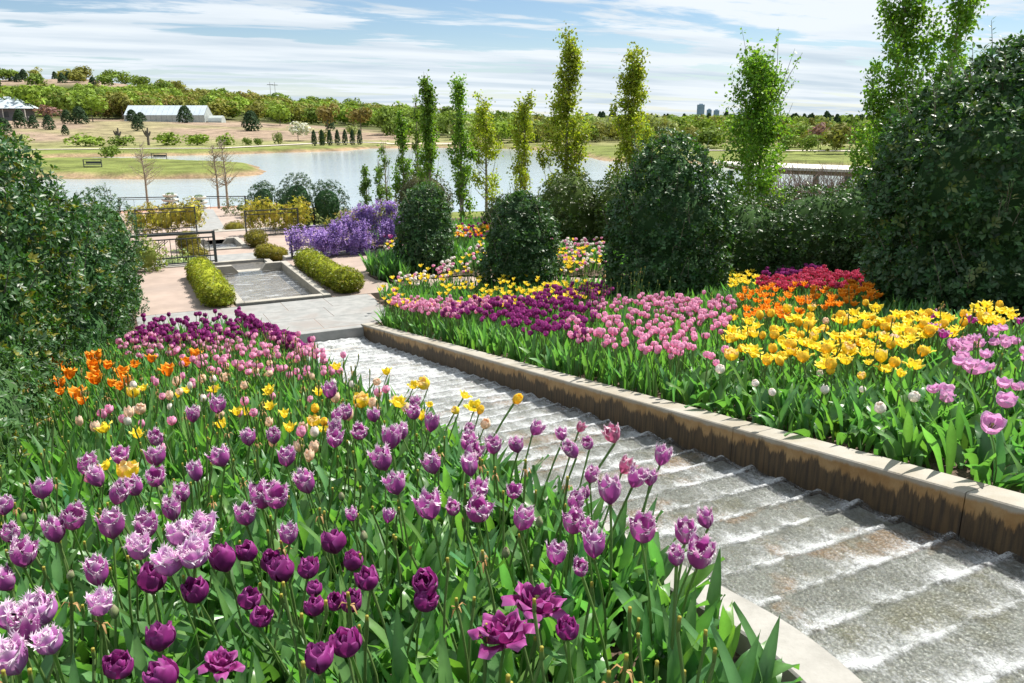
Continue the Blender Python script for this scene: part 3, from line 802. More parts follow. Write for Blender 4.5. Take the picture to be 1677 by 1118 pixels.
# measured tulips: kind, bed (l or r), head x, head y, head height above soil, head width (metres)
TULIPS = '''
Fl -0.57 3.86 0.61 0.081;Fl -0.5 3.47 0.6 0.074;Fl -0.43 3.97 0.63 0.107;Fl -0.34 3.4 0.59 0.106;
Fl -0.29 3.45 0.62 0.126;Fl -0.13 3.72 0.61 0.132;Fl -0.14 3.3 0.59 0.128;Fl -0.02 3.13 0.62 0.095;
Fl 0.09 3.37 0.59 0.096;Fl 0.15 3.51 0.62 0.086;Fl -0.05 2.99 0.59 0.098;Fl 0.08 3.01 0.6 0.093;
Fl 0.04 2.69 0.62 0.105;Fl 0.12 2.67 0.64 0.095;Fl 0.18 3.04 0.6 0.108;Fl 0.35 3.09 0.6 0.099;
Fl 0.43 3.18 0.63 0.102;Fl 0.48 3.1 0.65 0.106;Fl 0.45 2.71 0.62 0.079;Fl -0.18 2.76 0.61 0.089;
Fl -0.42 3.02 0.65 0.097;Fl -0.46 2.97 0.59 0.096;Fl -0.31 2.5 0.64 0.114;Fl -0.17 2.5 0.61 0.076;
Fl -0.43 2.6 0.6 0.104;Fl -0.37 2.46 0.6 0.126;Fl -0.37 2.26 0.61 0.1;Fl -0.28 2.25 0.64 0.076;
Fl 0.66 3.34 0.6 0.105;Fl 0.97 3.01 0.62 0.097;Fl 0.7 2.74 0.63 0.047;Fl 0.82 2.69 0.61 0.047;
Fl 0.98 2.64 0.62 0.095;Fl 1.09 2.67 0.59 0.058;Fl 1.15 2.59 0.59 0.111;Fl 1.25 2.77 0.6 0.082;
Fl 1.33 2.62 0.63 0.064;Fl 1.21 2.33 0.62 0.083;Fl 1.9 3.52 0.61 0.092;Fl 1.92 3.23 0.63 0.068;
Fl 2.08 3.34 0.62 0.058;Fl 2.22 3.08 0.61 0.087;Fl 1.81 2.92 0.64 0.082;Fl 1.94 3.01 0.63 0.059;
Fl 1.72 2.66 0.6 0.071;Fl 1.87 2.64 0.62 0.072;Fl 2.07 2.63 0.62 0.079;Fl 1.77 2.42 0.64 0.079;
Fl 1.85 2.41 0.63 0.073;Fl 1.64 2.38 0.61 0.092;Fl 1.43 2.31 0.65 0.078;Fl 1.59 2.48 0.6 0.049;
Fl 1.35 2.19 0.62 0.087;Fl 1.34 2.09 0.64 0.063;Fl 1.53 2.02 0.6 0.085;Fl 1.61 1.89 0.62 0.087;
Fl 1.8 1.99 0.59 0.068;Fl 1.28 1.94 0.63 0.073;Fl 1.14 1.95 0.64 0.068;Fl 1.19 1.87 0.62 0.061;
Fl 1.44 1.72 0.64 0.057;Fl 1.54 1.74 0.61 0.089;Fl 1.23 5.26 0.63 0.102;Fl 1.07 4.49 0.63 0.081;
Fl 1.15 4.55 0.62 0.086;Fl 1.28 4.36 0.62 0.081;Fl 1.58 4.48 0.64 0.084;Fl 1.46 4.15 0.65 0.086;
Fl 1.47 3.93 0.62 0.11;Fl 0.93 3.93 0.63 0.094;Fl 1.02 4.31 0.59 0.085;Fl 1.09 4 0.63 0.087;
Fl 1.28 3.84 0.63 0.092;Fl 1.15 3.64 0.65 0.1;Fl 1.02 3.33 0.64 0.103;Fl 1.22 3.21 0.61 0.091;
Fl 1.62 3.74 0.61 0.074;Fl 1.47 3.4 0.63 0.086;Fl 1.45 3.36 0.59 0.109;Fl 1.33 3.04 0.62 0.1;
Fl 1.59 3.35 0.6 0.089;Fl 1.69 3.28 0.6 0.08;Fl 0.34 5.36 0.59 0.121;Fl 0.49 5.3 0.64 0.097;
Fl 0.1 4.79 0.6 0.114;Fl 0.07 4.33 0.6 0.104;Fl 0.05 3.91 0.61 0.1;Fl -0.09 4.36 0.64 0.096;
Fl -0.28 4.47 0.59 0.103;Fl -0.19 4.04 0.62 0.1;Fl 0.55 4.34 0.62 0.109;Fl 0.66 4.19 0.64 0.083;
Fl 0.37 3.93 0.64 0.098;Fl 0.63 3.69 0.64 0.083;Fl 0.23 3.82 0.61 0.082;Fl -0.03 3.78 0.61 0.079;
Pl -0.02 2.78 0.53 0.103;Pl 0.23 2.74 0.56 0.095;Pl 0.32 2.76 0.57 0.083;Pl 0.38 2.73 0.52 0.086;
Pl 0.41 2.61 0.52 0.092;Pl 0.12 2.63 0.52 0.101;Pl 0.25 2.47 0.52 0.087;Pl 0.26 2.28 0.54 0.072;
Pl -0.02 2.27 0.55 0.086;Pl -0.13 2.22 0.53 0.083;Pl 0 2.11 0.51 0.094;Pl 0.62 2.71 0.54 0.093;
Pl 0.63 2.53 0.53 0.081;Pl 0.64 2.33 0.54 0.085;Pl 0.46 2.47 0.57 0.073;Pl 0.46 2.35 0.55 0.062;
Pl 0.43 2.24 0.54 0.077;Pl 0.49 2.23 0.55 0.068;Pl 0.53 2.18 0.55 0.073;Pl 0.75 2.15 0.51 0.079;
Pl 0.78 2.18 0.56 0.084;Pl 0.46 1.92 0.56 0.086;Pl 0.36 1.87 0.56 0.089;Pl 1.01 1.65 0.56 0.072;
Ql 0.89 1.81 0.53 0.143;Ql 1.05 1.92 0.53 0.142;Ql 0.13 2.11 0.52 0.087;Yl 1.65 6.74 0.57 0.092;
Yl 1.47 5.31 0.53 0.15;Yl 1.99 6.33 0.53 0.095;Yl 1.94 5.54 0.54 0.085;Yl 2.05 5.51 0.54 0.113;
Yl 1.64 4.98 0.55 0.118;Yl 1.81 4.86 0.53 0.067;Yl 1.03 4.91 0.53 0.095;Yl 2.1 4.93 0.54 0.087;
Yl 2.02 4.56 0.54 0.122;Yl 1.87 4.47 0.55 0.071;Yl -0.19 5.76 0.53 0.108;Yl -0.17 4.49 0.58 0.098;
Yl -0.08 4.27 0.57 0.114;Yl 1 6.27 0.54 0.118;Yl 0.61 6.61 0.55 0.1;Yl 0 6.94 0.55 0.111;
Rl 1.06 4.97 0.59 0.06;Rl 1.9 4.22 0.58 0.064;Rl 2.16 4.21 0.62 0.081;Rl 0.98 4.39 0.63 0.05;
Cl 1.91 4.17 0.5 0.075;Cl 1.81 6.12 0.5 0.081;Cl 0.7 9.04 0.48 0.101;Cl 0.59 7.62 0.48 0.086;
Cl 0.77 7.43 0.49 0.09;Cl 1.29 8.04 0.49 0.075;Cl 1.14 7.13 0.52 0.078;Cl 1.09 7.68 0.48 0.083;
Cl 0.03 6.54 0.47 0.091;Cl 0.36 6.8 0.53 0.071;Ol -0.75 10.17 0.52 0.126;Ol -0.62 9.87 0.5 0.137;
Ol -0.55 8.86 0.52 0.124;Ol -0.4 10.58 0.49 0.148;Ol -0.31 10.22 0.52 0.144;Ol -0.33 9.07 0.55 0.153;
Ol -0.21 9.14 0.54 0.117;Ol -0.29 8.23 0.53 0.163;Ol -0.17 7.96 0.51 0.091;Ol -0.07 8.63 0.51 0.136;
Ol -0.04 8.06 0.5 0.128;Ol -0.09 7.49 0.54 0.086;Ol 0.06 9.11 0.52 0.105;Ol 0.23 9.19 0.54 0.113;
Ol 0.54 8.84 0.51 0.111;Ol 0.68 9.42 0.5 0.126;Ol 0.34 8.05 0.54 0.13;Ol -0.58 8.2 0.55 0.126;
Ol -0.42 7.37 0.54 0.125;Ol -0.37 6.96 0.54 0.079;Ol -0.55 7.68 0.54 0.086;Ol -1.02 10.92 0.53 0.104;
Bl -0.55 4.18 0.44 0.077;Bl -0.46 4.24 0.46 0.061;Bl -0.31 3.23 0.45 0.053;Bl -0.4 3.18 0.43 0.056;
Bl -0.15 2.8 0.43 0.056;Bl 0.07 4.19 0.45 0.051;Bl 0.84 3.48 0.45 0.041;Bl 1.18 2.39 0.47 0.046;
Bl 1.07 2.34 0.49 0.044;Bl 1.44 2.6 0.46 0.046;Bl 0.76 2.82 0.49 0.034;Wr 4.35 4.82 0.41 0.091;
Wr 4.19 4.23 0.41 0.073;Wr 4.17 4.03 0.37 0.071;Wr 4.49 3.85 0.36 0.071;Wr 4.94 4.3 0.36 0.068;
Wr 4.7 3.71 0.36 0.057;Wr 4.34 3.26 0.36 0.087;Wr 4.65 3.28 0.39 0.114;Lr 4.76 3.2 0.44 0.073;
Lr 4.83 3.17 0.44 0.102;Lr 4.69 3.06 0.42 0.11;Lr 4.79 2.74 0.43 0.112;Lr 4.24 2.49 0.44 0.115;
Lr 5.32 3.08 0.4 0.075;Lr 5.22 2.92 0.43 0.08;Lr 6.4 4.1 0.44 0.167;Lr 6.39 4.19 0.44 0.127;
Lr 6.54 4.07 0.44 0.105;Lr 6.8 4.08 0.42 0.096;Lr 7.04 4.06 0.4 0.097;Lr 7.13 4.33 0.44 0.101;
Lr 7.04 4.14 0.41 0.087;Lr 5.92 3.79 0.44 0.116;Lr 5.54 3.41 0.45 0.151;Lr 5.74 3.6 0.41 0.103;
Vr 7.66 5.29 0.49 0.142;Vr 6.59 4.52 0.53 0.111;Vr 6.4 4.3 0.51 0.096;Vr 7.52 4.8 0.48 0.097;
Vr 7.69 4.41 0.48 0.105;Yr 5.27 5.7 0.48 0.166;Yr 5.55 6.01 0.52 0.137;Yr 4.51 4.87 0.52 0.153;
Yr 4.83 4.94 0.48 0.137;Yr 5.41 5.54 0.52 0.106;Yr 4.85 4.56 0.53 0.08;Yr 4.92 4.47 0.51 0.149;
Yr 5.45 5.23 0.49 0.17;Yr 5.67 5.06 0.5 0.113;Yr 5.12 4.42 0.48 0.1;Yr 5.12 4.22 0.47 0.136;
Yr 5.25 4.33 0.53 0.129;Yr 5.31 4.2 0.51 0.118;Yr 5.02 3.93 0.5 0.074;Yr 5.12 3.9 0.53 0.13;
Yr 5.19 3.67 0.5 0.162;Yr 4.75 3.46 0.52 0.101;Yr 4.49 3.55 0.52 0.067;Yr 6.07 4.94 0.48 0.182;
Yr 5.89 4.96 0.49 0.124;Yr 6.77 5.67 0.49 0.18;Yr 7.83 6.12 0.48 0.156;Yr 6.59 4.92 0.51 0.14;
Yr 7.34 5.44 0.49 0.116;Yr 6.66 4.73 0.5 0.138;Yr 6.16 4.82 0.48 0.09;Yr 5.99 4.6 0.52 0.097;
Yr 7.46 5 0.49 0.173;Yr 8.23 5.2 0.5 0.158;Yr 7.51 4.65 0.51 0.167;Yr 7.31 4.38 0.52 0.148;
Yr 7.81 4.56 0.5 0.108;Yr 6.99 6.68 0.53 0.144;Yr 6.16 6.41 0.5 0.135;Yr 6.24 6.74 0.5 0.098;
Yr 7.37 6.65 0.5 0.117;Yr 6.63 6.27 0.47 0.109;Yr 6.03 5.45 0.5 0.096;Yr 6.18 5.41 0.48 0.085;
Yr 7.49 6.12 0.47 0.14;Rr 5.33 5.36 0.52 0.08;Rr 5.04 4.92 0.48 0.096;Rr 4.58 4.36 0.5 0.077;
Rr 5.61 5.16 0.51 0.079;Rr 4.55 3.88 0.5 0.071;Rr 5.79 4.76 0.49 0.098;Rr 8 6.41 0.5 0.132;
Rr 7.02 5.51 0.5 0.089;Rr 6.38 5.08 0.52 0.082;Rr 7.32 5.33 0.48 0.115;Rr 7.22 5.11 0.5 0.124;
Rr 8.57 5.16 0.48 0.12;Rr 7.19 4.65 0.49 0.094;Rr 6.33 6.41 0.52 0.108;Rr 6.63 6.56 0.5 0.098;
Rr 6.26 5.79 0.5 0.101;Rr 6.63 5.68 0.52 0.076;Cr 5.85 4.38 0.52 0.104;Cr 6.58 5.75 0.5 0.09;
'''
POLY_L_PURPLE = [(0.0, 11.92), (0.21, 14.23), (2.44, 14.16), (2.49, 9.76), (2.23, 8.77), (2.08, 9.33), (1.27, 10.75), (0.39, 11.03)]
POLY_L_PINK = [(-0.19, 12.62), (0.98, 11.75), (2.3, 9.04), (2.19, 6.86), (2.04, 6.39), (1.09, 7.59), (0.47, 8.14), (-0.04, 11.17)]
POLY_R_YELLOWROW = [(3.97, 13.68), (5.2, 16.03), (6.74, 15.66), (8.28, 14.6), (8.09, 12.2), (7.44, 11.02), (5.62, 10.68), (4.66, 12.42)]
POLY_R_PINKSTRIP = [(3.69, 12.74), (4.68, 14.45), (5.41, 12.57), (5.86, 11.12), (4.08, 10.39), (3.6, 11.14)]
POLY_R_PURPLE = [(3.9, 10.66), (5.13, 11.93), (6.93, 12.68), (8.49, 12.81), (7.57, 11.22), (4.53, 7.29), (3.96, 6.97), (4.07, 9.48)]
POLY_R_PINK = [(6.1, 9.83), (7.41, 9.96), (7.75, 8.35), (5.65, 6.15), (3.88, 4.84), (3.63, 5.73), (4.0, 6.92)]
POLY_R_ORANGE = [(6.37, 6.84), (8.51, 9.06), (9.21, 8.81), (10.19, 8.08), (9.17, 7.16), (7.86, 6.63), (6.84, 6.61)]
POLY_R_RED = [(8.81, 9.05), (10.78, 10.94), (12.0, 10.92), (11.54, 9.05), (9.86, 7.66), (9.53, 8.51)]
POLY_R_REDPURPLE = [(10.45, 10.75), (11.81, 11.83), (12.46, 10.74), (11.23, 10.21)]
POLY_R_YELLOWFAR = [(9.0, 9.86), (11.37, 12.5), (12.16, 12.36), (9.99, 10.27)]
POLY_R_MAINYELLOW = [(4.45, 4.81), (5.64, 6.17), (6.32, 6.0), (7.05, 5.61), (7.24, 5.32), (8.48, 4.95), (7.41, 4.42), (6.14, 4.25), (5.19, 3.61), (4.7, 3.79), (4.52, 4.19)]
POLY_B_WHITE = [(4.97, 15.31), (7.76, 18.0), (8.99, 19.57), (7.6, 16.24), (5.63, 14.97)]
POLY_B_FAR = [(9.42, 22.75), (10.6, 22.63), (9.37, 19.99), (8.53, 20.41)]
POLY_B_MID = [(10.61, 18.75), (12.25, 18.54), (9.97, 15.05), (8.73, 14.86)]
POLY_B_LEFT = [(7.79, 24.37), (8.65, 24.78), (6.41, 18.68), (6.15, 19.33)]

# ------------------------------------------------------------------ tulips: petals, flowers, stems, leaves
GREEN_STEM = (0.15, 0.24, 0.075)
def cvary(c, k=0.12, n=None):
    c = np.asarray(c, float)
    if n is None:
        return c * (1 + rng.normal(0, k) * 0.6) * (1 + rng.normal(0, k, 3) * 0.35)
    return np.clip(c[None] * (1 + rng.normal(0, k, (n, 1))) * (1 + rng.normal(0, k*0.5, (n, 3))), 0.001, 1)

def petal(prof, width, col_fn, nu=9, nv=6, point=0.3, fringe=0.0, wave=0.0, seed=0, cup=1.0, notch=0.0, lag=0.22):
    """one petal, unit flower radius about 0.5, standing at angle 0; prof(t) -> (r, z); width: half width"""
    r_ = np.random.default_rng(seed)
    V, C = [], []
    T = np.linspace(0, 1, nu); U = np.linspace(-1, 1, nv)
    ph = r_.random(6) * 6.28
    for t_ in T:
        r, z = prof(t_)
        hw = width * (0.28 + 0.72 * math.sin(min(t_ / 0.62, 1.0) * math.pi / 2)) if t_ < 0.62 else \
            width * (point + (1 - point) * math.sqrt(max(0.0, 1 - ((t_ - 0.62) / 0.38) ** 2)))
        for u in U:
            tt = t_
            zz = z - notch * abs(u) * (t_ > 0.8)
            # margins lag behind the midline near the tip, so the tip is rounded or pointed
            if t_ > 0.5:
                zz -= lag * (abs(u) ** 2) * ((t_ - 0.5) / 0.5) ** 1.3
            ang = u * hw / max(r, 0.16) * cup
            rr = r * (1 + 0.05 * abs(u))
            w = wave * t_ * (math.sin(3.1 * u + ph[0] + 4 * t_) * 0.6 + math.sin(5.3 * u + ph[1]) * 0.4 * abs(u))
            V.append((rr * math.cos(ang) + w, rr * math.sin(ang) if cup > 0 else u * hw, zz + w * 0.3))
            C.append(col_fn(t_, u, r_))
    F = []
    for i in range(nu - 1):
        for j in range(nv - 1):
            F.append((i*nv+j, i*nv+j+1, (i+1)*nv+j+1, (i+1)*nv+j))
    F3 = []
    if fringe > 0:
        edge = [(i*nv) for i in range(nu*5//9, nu)] + [((nu-1)*nv + j) for j in range(1, nv-1)] + [(i*nv + nv - 1) for i in range(nu-1, nu*5//9 - 1, -1)]
        cen = np.array(V[(nu*6//9)*nv + nv//2])
        for a, b in zip(edge[:-1], edge[1:]):
            A_, B_ = np.array(V[a]), np.array(V[b])
            k = 3
            for q in range(k):
                p0 = A_ + (B_ - A_) * q / k; p1 = A_ + (B_ - A_) * (q + 1.25) / k
                out = (p0 + p1) / 2 - cen
                out = out / (np.linalg.norm(out) + 1e-6)
                tip = (p0 + p1) / 2 + out * fringe * r_.uniform(0.5, 1.4) + r_.normal(0, fringe*0.35, 3)
                n0 = len(V)
                V += [tuple(p0), tuple(p1), tuple(tip)]
                C += [(0.86, 0.72, 0.82), (0.86, 0.72, 0.82), (0.95, 0.91, 0.94)]
                F3.append((n0, n0+1, n0+2))
    return np.array(V), [np.array(F)] + ([np.array(F3)] if F3 else []), np.clip(np.array(C), 0.002, 0.97)

def prof_cup(top=0.92, bulge=0.5, h=1.15, flare=0.0):
    def f(t_):
        b = bulge
        r = 0.06 + (b - 0.06) * math.sin(min(t_ / 0.45, 1) * math.pi / 2) ** 0.8
        if t_ > 0.45:
            s = (t_ - 0.45) / 0.55
            r = b * (1 - s*s) + b * top * s*s + flare * s ** 3
        return r, h * (0.02 + 0.98 * t_ ** 0.92) - flare * 0.35 * max(0, t_ - 0.8) / 0.2 * 0.4
    return f
def grad(base, rim, tip, streak=0.12, foot=None, midline=None):
    base, rim, tip = map(np.array, (base, rim, tip))
    def f(t_, u, r_):
        c = base * (1 - t_ * 0.45) + rim * (t_ * 0.45)
        e = max(0.0, abs(u) - 0.55) / 0.45
        c = c * (1 - 0.75 * e * t_) + tip * 0.75 * e * t_
        w = max(0.0, (t_ - 0.82) / 0.18)
        c = c * (1 - 0.6 * w) + tip * 0.6 * w
        if foot is not None:
            w = max(0.0, 1 - t_ / 0.22); c = c * (1 - w) + np.array(foot) * w
        if midline is not None:
            w = max(0.0, 1 - abs(u) / (0.34 * (1.1 - t_))) * max(0.0, 1 - t_ * 0.95)
            w = min(1, w * 1.5)
            c = c * (1 - w) + np.array(midline) * w
        return c * (1 + r_.normal(0, streak))
    return f

KINDS = {}
def kind(code, specs):
    """specs: list of (count, profile, half width, kwargs, start angle, tilt range)"""
    KINDS[code] = specs
FR = grad((0.35, 0.055, 0.295), (0.45, 0.14, 0.40), (0.88, 0.75, 0.85), 0.08)
FR2 = grad((0.47, 0.15, 0.46), (0.60, 0.30, 0.57), (0.88, 0.76, 0.85), 0.07)
FR3 = grad((0.45, 0.09, 0.22), (0.55, 0.2, 0.34), (0.85, 0.7, 0.75), 0.08)
DP = grad((0.215, 0.018, 0.155), (0.27, 0.032, 0.20), (0.40, 0.11, 0.34), 0.16)
DPQ = grad((0.27, 0.022, 0.17), (0.30, 0.04, 0.22), (0.42, 0.13, 0.36), 0.16)
YE = grad((0.86, 0.69, 0.025), (0.89, 0.76, 0.06), (0.91, 0.81, 0.16), 0.05)
YC = grad((0.82, 0.62, 0.16), (0.86, 0.72, 0.32), (0.88, 0.80, 0.5), 0.05)
OR_ = grad((0.84, 0.25, 0.010), (0.88, 0.37, 0.02), (0.90, 0.50, 0.04), 0.06)
RF = grad((0.86, 0.60, 0.03), (0.88, 0.68, 0.05), (0.89, 0.72, 0.10), 0.05, midline=(0.55, 0.03, 0.015))
CR = grad((0.78, 0.60, 0.42), (0.82, 0.68, 0.48), (0.85, 0.74, 0.6), 0.07, midline=(0.42, 0.06, 0.07))
WH = grad((0.78, 0.79, 0.68), (0.84, 0.83, 0.78), (0.86, 0.83, 0.82), 0.04, foot=(0.55, 0.6, 0.3))
LI = grad((0.70, 0.36, 0.62), (0.74, 0.46, 0.70), (0.82, 0.65, 0.80), 0.06, foot=(0.8, 0.75, 0.7))
VI = grad((0.33, 0.025, 0.24), (0.42, 0.06, 0.32), (0.80, 0.60, 0.74), 0.08)
PK = grad((0.76, 0.30, 0.50), (0.84, 0.45, 0.64), (0.90, 0.64, 0.77), 0.08)
BU = grad((0.24, 0.31, 0.14), (0.34, 0.36, 0.2), (0.5, 0.38, 0.34), 0.06)
kind('F', [(3, prof_cup(0.84, 0.47, 1.36, 0.07), 0.55, dict(col_fn=FR, fringe=0.14, point=0.30, wave=0.03, lag=0.34), 0.0, (-0.02, 0.15)),
           (3, prof_cup(0.74, 0.43, 1.40, 0.03), 0.52, dict(col_fn=FR, fringe=0.14, point=0.30, wave=0.03, lag=0.32), 1.047, (-0.04, 0.08))])
kind('F2', [(3, prof_cup(0.92, 0.48, 1.16, 0.10), 0.55, dict(col_fn=FR2, fringe=0.17, point=0.45, wave=0.06, lag=0.30), 0.0, (0.02, 0.28)),
            (3, prof_cup(0.85, 0.44, 1.20, 0.05), 0.54, dict(col_fn=FR2, fringe=0.17, point=0.45, wave=0.06, lag=0.28), 1.047, (0.0, 0.18)),
            (3, prof_cup(0.8, 0.28, 1.10, 0.0), 0.34, dict(col_fn=FR2, fringe=0.17, point=0.5, wave=0.06), 0.5, (0.0, 0.2))])
kind('F3', [(3, prof_cup(0.85, 0.46, 1.25, 0.10), 0.48, dict(col_fn=FR3, fringe=0.08, point=0.2, wave=0.05, lag=0.34), 0.0, (0.0, 0.2)),
            (3, prof_cup(0.78, 0.42, 1.28, 0.05), 0.46, dict(col_fn=FR3, fringe=0.08, point=0.2, wave=0.05, lag=0.34), 1.047, (0.0, 0.12))])
kind('P', [(3, prof_cup(0.76, 0.5, 1.16), 0.54, dict(col_fn=DP, point=0.36, wave=0.07, lag=0.30), 0.0, (-0.02, 0.20)),
           (3, prof_cup(0.76, 0.45, 1.24), 0.50, dict(col_fn=DP, point=0.40, wave=0.09, notch=0.08, lag=0.26), 1.047, (-0.04, 0.14)),
           (4, prof_cup(0.80, 0.30, 1.22), 0.36, dict(col_fn=DP, point=0.5, wave=0.11, notch=0.10), 0.5, (-0.02, 0.16))])
kind('Q', [(5, prof_cup(1.0, 0.42, 0.78, 0.32), 0.34, dict(col_fn=DPQ, point=0.45, wave=0.07), 0.0, (0.35, 0.7)),
           (5, prof_cup(1.0, 0.38, 0.80, 0.16), 0.32, dict(col_fn=DPQ, point=0.45, wave=0.08), 0.62, (0.15, 0.45)),
           (5, prof_cup(0.95, 0.28, 0.78, 0.08), 0.28, dict(col_fn=DPQ, point=0.5, wave=0.08), 0.2, (0.0, 0.25)),
           (3, prof_cup(0.9, 0.18, 0.74), 0.22, dict(col_fn=DPQ, point=0.5, wave=0.08), 0.8, (0.0, 0.2))])
kind('Y', [(3, prof_cup(1.05, 0.40, 0.95, 0.20), 0.34, dict(col_fn=YE, point=0.12, wave=0.04), 0.0, (0.05, 0.38)),
           (3, prof_cup(0.92, 0.36, 0.98, 0.08), 0.36, dict(col_fn=YE, point=0.16, wave=0.04), 1.047, (-0.02, 0.22))])
kind('Y2', [(3, prof_cup(0.9, 0.46, 0.98, 0.03), 0.52, dict(col_fn=YE, point=0.4, wave=0.03), 0.0, (0.0, 0.12)),
            (3, prof_cup(0.85, 0.42, 1.0), 0.5, dict(col_fn=YC, point=0.4, wave=0.04), 1.047, (0.0, 0.1)),
            (2, prof_cup(0.85, 0.28, 0.95), 0.34, dict(col_fn=YC, point=0.4, wave=0.05), 0.4, (0.0, 0.1))])
kind('O', [(3, prof_cup(1.0, 0.40, 1.05, 0.20), 0.34, dict(col_fn=OR_, point=0.06, wave=0.02), 0.0, (0.0, 0.14)),
           (3, prof_cup(0.92, 0.37, 1.08, 0.10), 0.34, dict(col_fn=OR_, point=0.06, wave=0.02), 1.047, (-0.02, 0.10))])
kind('R', [(3, prof_cup(0.66, 0.5, 1.30), 0.56, dict(col_fn=RF, point=0.35, wave=0.02), 0.0, (-0.02, 0.04)),
           (3, prof_cup(0.60, 0.46, 1.34), 0.54, dict(col_fn=RF, point=0.35, wave=0.02), 1.047, (-0.03, 0.03))])
kind('C', [(3, prof_cup(0.7, 0.5, 1.12), 0.54, dict(col_fn=CR, point=0.35, wave=0.04), 0.0, (-0.02, 0.2)),
           (3, prof_cup(0.65, 0.45, 1.15), 0.52, dict(col_fn=CR, point=0.35, wave=0.04), 1.047, (-0.03, 0.1))])
kind('W', [(3, prof_cup(0.62, 0.5, 1.05), 0.56, dict(col_fn=WH, point=0.4, wave=0.02), 0.0, (-0.02, 0.06)),
           (3, prof_cup(0.58, 0.46, 1.08), 0.54, dict(col_fn=WH, point=0.4, wave=0.02), 1.047, (-0.03, 0.05))])
kind('L', [(3, prof_cup(0.98, 0.5, 0.92, 0.05), 0.56, dict(col_fn=LI, point=0.4, wave=0.03), 0.0, (0.0, 0.28)),
           (3, prof_cup(0.9, 0.45, 0.95, 0.02), 0.54, dict(col_fn=LI, point=0.4, wave=0.03), 1.047, (0.0, 0.2))])
kind('V', [(3, prof_cup(0.95, 0.42, 0.98, 0.22), 0.38, dict(col_fn=VI, point=0.08, wave=0.03), 0.0, (0.0, 0.22)),
           (3, prof_cup(0.9, 0.4, 1.0, 0.12), 0.38, dict(col_fn=VI, point=0.08, wave=0.03), 1.047, (0.0, 0.16))])
kind('K', [(3, prof_cup(0.74, 0.5, 0.98), 0.58, dict(col_fn=PK, point=0.45, wave=0.05), 0.0, (-0.02, 0.12)),
           (3, prof_cup(0.72, 0.42, 1.02), 0.5, dict(col_fn=PK, point=0.45, wave=0.06), 1.047, (-0.02, 0.10))])
kind('B', [(3, prof_cup(0.35, 0.5, 1.75), 0.60, dict(col_fn=BU, point=0.3), 0.0, (0, 0)),
           (3, prof_cup(0.32, 0.44, 1.78), 0.55, dict(col_fn=BU, point=0.3), 1.047, (0, 0))])
_petals = {}
def petal_mesh(code, layer, var):
    key = (code, layer, var)
    if key not in _petals:
        cnt, prof, wd, kw, a0, tl = KINDS[code][layer]
        V, F, C = petal(prof, wd, seed=hash((len(code), ord(code[0]), layer, var)) % 9999, **kw)
        _petals[key] = mesh_np('petal', V, F, M['petal'], colors=C)
    return _petals[key]

# pistil and receptacle at the heart of a flower
def heart_mesh():
    a = Acc()
    for prof, c in (([(0.01, -0.06), (0.07, -0.03), (0.09, 0.02), (0.05, 0.1), (0.06, 0.4), (0.09, 0.48), (0.02, 0.52)], (0.33, 0.38, 0.12)),):
        mb = MB().lathe(prof, sides=6)
        V = np.concatenate(mb.V); a.add(V, np.concatenate(mb.F4), np.tile(c, (len(V), 1)))
    for k in range(6):
        w = k * 1.047
        mb = MB().tube([(0.05*math.cos(w), 0.05*math.sin(w), 0.05), (0.13*math.cos(w), 0.13*math.sin(w), 0.25), (0.15*math.cos(w), 0.15*math.sin(w), 0.44)], [0.012, 0.012, 0.02], 4)
        V = np.concatenate(mb.V); a.add(V, np.concatenate(mb.F4), np.tile((0.06, 0.03, 0.05), (len(V), 1)))
    return a.mesh('flower', M['petal'])
HEART = heart_mesh()

def tube_np(pts, rad, sides=5):
    mb = MB().tube(pts, rad, sides)
    return np.concatenate(mb.V), np.concatenate(mb.F4)
STEMS = []       # unit height stems leaning along +x: (mesh, top offset, tilt)
STEM_RAW = []
for k in range(7):
    lean = (0.0, 0.05, 0.09, 0.14, 0.2, 0.28, 0.03)[k]
    ts = np.linspace(0, 1, 6)
    bow = (0.03, -0.04, 0.05, -0.02, 0.03, 0.0, -0.05)[k]
    pts = np.stack([lean * ts ** 1.6, bow * np.sin(ts * math.pi), ts], 1)
    V, F = tube_np(pts, np.array([0.0050, 0.0048, 0.0045, 0.0044, 0.0044, 0.0050]), 6)
    ctr = np.repeat(pts, 6, axis=0)
    V[:, 0] = ctr[:, 0] + 2.0 * (V[:, 0] - ctr[:, 0])        # stems are set at half width along x
    C = np.array(GREEN_STEM)[None] * (0.85 + 0.3 * V[:, 2:3])
    STEMS.append((mesh_np('stem', V, F, M['tulip_leaf'], colors=C), lean, math.atan(lean * 1.6)))
    STEM_RAW.append((V, F))

